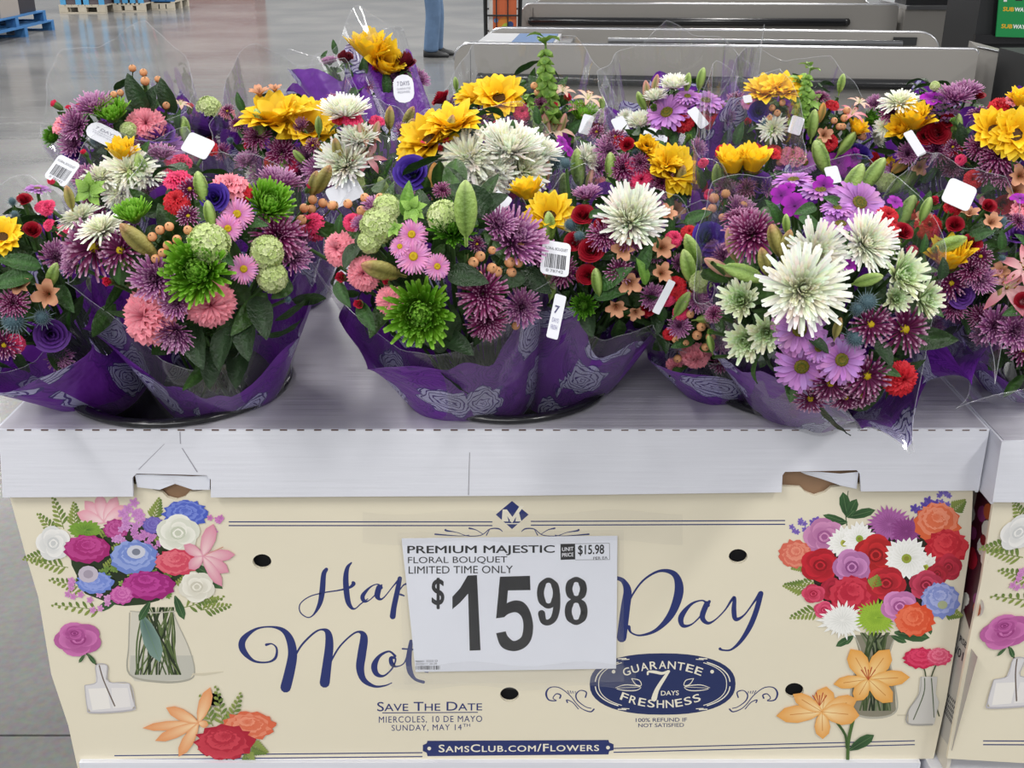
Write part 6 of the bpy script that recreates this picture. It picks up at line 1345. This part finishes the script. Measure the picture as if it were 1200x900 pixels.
bouquet('tall bouquet in purple rose paper with sunflower and dark red rose, back left of centre', (428, 112, 66, 1.92), (-.10, 1.84, .055), [
    ('so', 432, 62, 32, {'m': 'u'}), ('so', 452, 76, 28, {'m': 'n', 'v': (.3, 0)}), ('dr', 475, 68, 25, {'m': 'u', 'z': .05}), ('dr', 404, 64, 17, {'m': 'u', 'z': .04}), ('cb', 440, 80, 8, CC), ('cb', 447, 79, 7), ('mm', 491, 92, 16), ('gb', 408, 62, 8), ('lf', 392, 55, 18, A_(100)), ('lf', 380, 66, 16, A_(60)), ('bm', 470, 88, 16), ('lf', 426, 78, 26, A_(80)), ('lf', 452, 96, 30, A_(90)), ('mm', 386, 72, 12, U), ('sp', 462, 94, 14)],
    dict(front=1.12, side=1.05, back=1.0, pk=((325, .10, 26, .02), (285, .10, 30, .0))), dict(front=1.2, side=1.2, back=1.2, inset=1.02), tags=((473, 104, 1.80, 24, 38, .1, 'oval'),), seed=12)

bouquet('bouquet with white chrysanthemums and half-open pink lilies, just behind the middle bouquet left', (412, 180, 72, 1.56), (-.085, 1.50, .05), [
    ('wm', 404, 128, 33, {'m': 'u'}), ('wm', 402, 190, 36, {'m': 'n', 'v': (-.2, .2)}), ('wm', 420, 160, 26, U), ('hc', 412, 134, 15, U), ('hc', 442, 138, 11, U), ('rc', 396, 136, 10), ('bo', 457, 138, 28, A_(85)), ('bo', 479, 137, 28, A_(60)), ('lp', 432, 184, 24, {'m': 'n', 'v': (.2, .2)}), ('lw', 428, 156, 22, U), ('bp', 424, 160, 32, A_(100)), ('bp', 440, 156, 30, A_(70)), ('bo', 396, 176, 30, A_(100)), ('vb', 416, 215, 16), ('mm', 386, 205, 18), ('gd', 440, 214, 18), ('lf', 452, 200, 36, A_(60)), ('mm', 372, 200, 20)],
    dict(front=.6, side=.8, back=1.0), dict(front=.9, side=1.0, back=1.1), seed=13)

bouquet('white spider mum bouquet with one violet lisianthus, behind the middle front bouquet', (560, 195, 100, 1.50), (-.02, 1.50, .06), [
    ('sf', 500, 160, 40, {'m': 'n', 'v': (-.2, .3)}), ('sf', 530, 142, 38, U), ('sf', 484, 178, 22), ('ws', 548, 184, 42, {'m': 'n', 'v': (-.2, .1)}), ('wm', 598, 168, 44, {'m': 'u', 'v': (0, .1)}), ('wm', 612, 196, 38, {'m': 'n'}), ('wm', 572, 200, 38, {'m': 'n'}), ('wm', 632, 176, 30, U), ('lv', 482, 200, 23, {'m': 'c', 'v': (0, .2), 'z': .10}), ('bk', 508, 210, 40, A_(85)), ('hc', 492, 172, 12), ('cb', 524, 166, 9), ('cb', 516, 174, 8), ('bo', 528, 148, 28, A_(75)), ('bo', 480, 150, 26, A_(60)), ('td', 553, 157, 9),
    ('mf', 590, 176, 8, CC), ('mf', 598, 172, 7, CC), ('mf', 620, 172, 9, CC), ('mf', 614, 176, 6), ('th', 654, 188, 17, CC), ('bg', 620, 208, 34, A_(120)), ('bg', 633, 202, 32, A_(110)), ('bp', 640, 195, 34, A_(95)), ('bg', 678, 196, 44, A_(95, f=.2)), ('bg', 660, 218, 32, A_(90)), ('so', 526, 216, 9), ('rc', 600, 222, 12), ('mf', 660, 165, 9), ('mf', 668, 176, 8), ('mf', 656, 172, 6), ('wm', 690, 184, 20), ('mm', 698, 222, 18), ('bp', 692, 212, 32, A_(80)), ('bo', 590, 228, 26, A_(100)), ('ld', 550, 222, 42, A_(170)), ('th', 510, 228, 12), ('mm', 496, 228, 14), ('bg', 450, 222, 32, A_(110)), ('lf', 600, 150, 20, A_(80)), ('rc', 636, 172, 7)],
    dict(front=.6, side=.8, back=1.0), dict(front=.9, side=1.0, back=1.1), tags=((628, 226, 1.40, 6, 6, 0, 'plain'),)[:0], seed=14)

bouquet('bouquet with a tall bells-of-Ireland spike, red rose and sunflower, at the back centre', (622, 140, 92, 1.80), (.03, 1.84, .06), [
    ('be', 640, 96, 100, A_(92, f=.1, l='tall green bells-of-Ireland spike')), ('be', 628, 138, 52, A_(115, f=.3)), ('sf', 560, 110, 32, {'m': 'u', 'v': (-.1, 0)}), ('sf', 585, 112, 34, {'m': 'n', 'v': (.2, .2)}), ('rr', 515, 112, 16, {'m': 'u', 'v': (-.3, 0)}), ('gb', 540, 108, 11, U), ('sp', 534, 120, 14), ('bg', 534, 98, 16, A_(95)), ('hc', 612, 130, 13, CC), ('cb', 649, 124, 9, CC), ('cb', 665, 114, 9, CC), ('hc', 640, 136, 8), ('lw', 690, 112, 20, U), ('lw', 660, 104, 16, U), ('lp', 680, 126, 18, {'m': 'u'}), ('lw', 650, 148, 26, {'m': 'u'}), ('bp', 640, 148, 30, A_(100)), ('bp', 658, 146, 28, A_(70)), ('gm', 684, 134, 22, U), ('bm', 634, 122, 12), ('wm', 690, 128, 16, U), ('ll', 620, 118, 22, A_(150)), ('gb', 655, 134, 8), ('bg', 704, 126, 26, A_(80)), ('bm', 560, 140, 18), ('rr', 556, 134, 9), ('hc', 584, 148, 12), ('bm', 604, 150, 16), ('mf', 662, 164, 9), ('lf', 672, 150, 30, A_(40)), ('td', 622, 108, 9), ('ll', 672, 164, 20, A_(20)), ('by', 700, 150, 18)]
    + berries((626, 100, 4.5), (629, 108, 4)),
    dict(front=.62, side=.8, back=1.0), dict(front=.95, side=1.1, back=1.25), tags=((687, 146, 1.66, 13, 26, -.3, 'plain'),), seed=15)

bouquet('bouquet with sunflower leaning right, behind the single big white chrysanthemum', (755, 205, 84, 1.56), (.10, 1.50, .055), [
    ('sf', 790, 198, 36, {'m': 'n', 'v': (.3, .2)}), ('sf', 778, 190, 24, U), ('so', 757, 172, 16), ('bo', 798, 208, 30, A_(80)), ('hc', 752, 210, 17, {'m': 'c'}), ('rr', 735, 168, 12), ('rc', 724, 164, 10), ('by', 720, 158, 16, U), ('td', 745, 178, 8), ('lf', 792, 226, 44, A_(-50)), ('lf', 780, 234, 40, A_(-60)), ('al', 792, 246, 16), ('bg', 716, 196, 36, A_(95)), ('rr', 764, 182, 10), ('mm', 712, 174, 18), ('mm', 700, 196, 16), ('bm', 730, 196, 20), ('hc', 740, 192, 11), ('mm', 765, 230, 18), ('bm', 776, 214, 16), ('th', 812, 226, 10), ('lf', 722, 216, 34, A_(60)), ('rr', 822, 216, 12), ('pc', 702, 214, 10), ('bg', 716, 214, 30, A_(70)), ('bm', 750, 190, 14), ('ld', 756, 226, 28, A_(-20))],
    dict(front=.6, side=.8, back=1.0), dict(front=.95, side=1.05, back=1.15), seed=16)

bouquet('back bouquet with mauve daisies over red carnations, in crisp clear film', (798, 148, 80, 1.74), (.30, 1.80, .06), [
    ('md', 780, 128, 29, {'m': 'u', 'v': (-.2, -.3)}), ('md', 828, 114, 22, U), ('md', 806, 110, 16, U), ('md', 845, 122, 16, U), ('rc', 834, 134, 17, {'m': 'n'}), ('rc', 802, 142, 15, CC), ('rc', 774, 154, 14, CC), ('wm', 790, 98, 20, U), ('wm', 750, 142, 20, U), ('wm', 768, 112, 16, U), ('bg', 822, 92, 26, A_(80)), ('bp', 758, 108, 28, A_(100)), ('bp', 768, 100, 26, A_(80)), ('bg', 752, 118, 24, A_(120)), ('lu', 806, 178, 22), ('wm', 733, 138, 12), ('lf', 810, 160, 30, A_(-90)), ('lf', 790, 164, 26, A_(-80)), ('gb', 766, 126, 8), ('bg', 806, 96, 22, A_(85)), ('mm', 862, 118, 14, U)],
    dict(front=.95, side=1.05, back=1.1, pk=((20, .25, 26, .0), (45, .22, 20, 0))), dict(front=1.0, side=1.2, back=1.35, pk=((90, .3, 18, 0), (60, .1, 20, 0), (260, .1, 26, 0), (180, .1, 20, 0))), tags=((818, 138, 1.60, 13, 28, .6, 'plain'), (768, 160, 1.60, 30, 18, -.5, 'oval'), (727, 147, 1.6, 16, 22, .4, 'plain')), seed=17)

bouquet('bouquet with an upright row of sunflower petals above purple rose paper, right of centre', (872, 215, 58, 1.44), (.30, 1.50, .05), [
    ('so', 858, 194, 27, {'m': 'u', 'v': (0, .2)}), ('so', 882, 192, 27, {'m': 'u', 'v': (.1, .2)}), ('rc', 848, 172, 12, U), ('rc', 906, 176, 12, U), ('rc', 884, 172, 8), ('bg', 840, 206, 30, A_(95)), ('hb', 866, 240, 5), ('hb', 874, 245, 5), ('bm', 850, 218, 14), ('lu', 892, 214, 16), ('mm', 900, 220, 12), ('mm', 858, 228, 14), ('bm', 876, 220, 14)],
    dict(front=.96, side=1.0, back=1.0, inset=.98), dict(front=1.05, side=1.2, back=1.35), seed=18)

bouquet('bouquet with a lone sunflower beside a leafy green spike, back right', (930, 150, 88, 1.68), (.42, 1.80, .06), [
    ('sf', 898, 104, 30, {'m': 'u'}), ('sf', 918, 102, 26, {'m': 'n', 'v': (.2, .3)}), ('be', 942, 114, 70, A_(80, f=.2)), ('ls', 938, 92, 17, U), ('ls', 950, 118, 17), ('lv', 890, 130, 15, CC), ('as', 877, 120, 9, CC), ('as', 886, 114, 8), ('ws', 906, 150, 19, {'m': 'n'}), ('bg', 953, 145, 34, A_(88)), ('bg', 902, 158, 24, A_(80)), ('cb', 876, 142, 8, CC), ('th', 896, 144, 9), ('rc', 882, 172, 13, U), ('rc', 906, 174, 12, U), ('pc', 930, 178, 18, U), ('bk', 962, 132, 24, A_(80)), ('bm', 962, 112, 12, U), ('rc', 976, 120, 10, U), ('lp', 1000, 130, 20, U), ('lw', 1008, 118, 14, U), ('so', 1004, 152, 15, U), ('al', 966, 158, 14), ('rc', 974, 166, 12), ('bg', 992, 168, 32, A_(55)), ('bg', 962, 176, 34, A_(110)), ('lv', 1010, 176, 17, U), ('mf', 984, 190, 15, CC), ('mf', 1000, 184, 12, CC), ('mf', 992, 198, 10), ('md', 926, 196, 20, U), ('md', 944, 190, 16), ('wm', 1028, 160, 14), ('hb', 1010, 158, 5), ('gm', 930, 186, 16, U), ('al', 1036, 205, 18), ('bk', 1058, 192, 32, A_(40)), ('md', 1048, 200, 14), ('vb', 1040, 212, 16), ('so', 1040, 190, 9), ('bg', 1062, 212, 46, A_(35)), ('bg', 972, 200, 22, A_(120)), ('rc', 1028, 186, 10), ('gd', 1020, 140, 14)]
    + berries((905, 126, 4), (911, 132, 4.2), (917, 120, 4), (902, 138, 4), (978, 141, 4), (990, 138, 4.5), (993, 129, 4.5), (984, 148, 4.2), (988, 148, 4.2), (1012, 160, 4.5), (914, 190, 4.5), (930, 190, 4.5), (924, 188, 4)),
    dict(front=.62, side=.8, back=1.0), dict(front=.9, side=1.0, back=1.1), tags=((933, 147, 1.54, 15, 24, -.35, 'plain'), (876, 116, 1.56, 10, 10, .2, 'plain')), seed=19)

bouquet('bouquet with a drooping sunflower and white spider mum in the back row, far right', (1080, 150, 80, 1.66), (.74, 1.76, .06), [
    ('so', 1070, 142, 27, {'m': 'u'}), ('so', 1056, 150, 18, {'v': (-.6, .3)}), ('ws', 1054, 118, 27, U), ('bm', 1046, 132, 16), ('sp', 1104, 126, 25, {'m': 'u', 'v': (-.1, -.2)}), ('mf', 1095, 112, 16, U), ('mm', 1120, 112, 24, U), ('mm', 1136, 104, 18, U), ('rr', 1146, 108, 14, U), ('ws', 1036, 148, 13), ('rr', 1100, 154, 20), ('rr', 1086, 158, 16), ('bg', 1122, 150, 34, A_(93)), ('rr', 1120, 168, 16), ('by', 1136, 192, 22), ('cb', 1141, 177, 8), ('hc', 1110, 176, 12), ('lf', 1048, 140, 18, A_(80)), ('bm', 1098, 176, 20), ('mm', 1064, 180, 16), ('rr', 1112, 140, 12), ('cb', 1156, 194, 9), ('al', 1078, 196, 14), ('bm', 1118, 196, 16), ('lf', 1090, 200, 34, A_(60)), ('vb', 1096, 100, 7)],
    dict(front=.62, side=.8, back=1.0), dict(front=.9, side=.88, back=.95, pk=()), tags=((1072, 168, 1.52, 12, 34, .45, 'plain'),), seed=20)

bouquet('bouquet of two sunflowers with burgundy mums at the right edge of the back row', (1185, 175, 82, 1.52), (.84, 1.74, .06), [
    ('sf', 1166, 150, 30, {'m': 'n'}), ('sf', 1192, 156, 34, {'m': 'n', 'v': (.1, -.1)}), ('so', 1196, 118, 18, U), ('by', 1149, 131, 17, {'m': 'u'}), ('rc', 1172, 118, 14, U), ('pc', 1188, 114, 12, U), ('bm', 1170, 182, 24, {'m': 'n'}), ('bm', 1148, 172, 18), ('al', 1196, 206, 20), ('al', 1190, 224, 18), ('lf', 1186, 190, 26, A_(110)), ('cb', 1142, 176, 9), ('rc', 1140, 210, 13), ('by', 1160, 200, 18), ('rr', 1176, 240, 16), ('pc', 1142, 240, 14), ('bm', 1176, 206, 16), ('lf', 1158, 214, 30, A_(80)), ('th', 1176, 258, 12), ('bm', 1190, 250, 16)],
    dict(front=.62, side=.8, back=1.0), dict(front=.9, side=.85, back=.92, pk=()), seed=21)
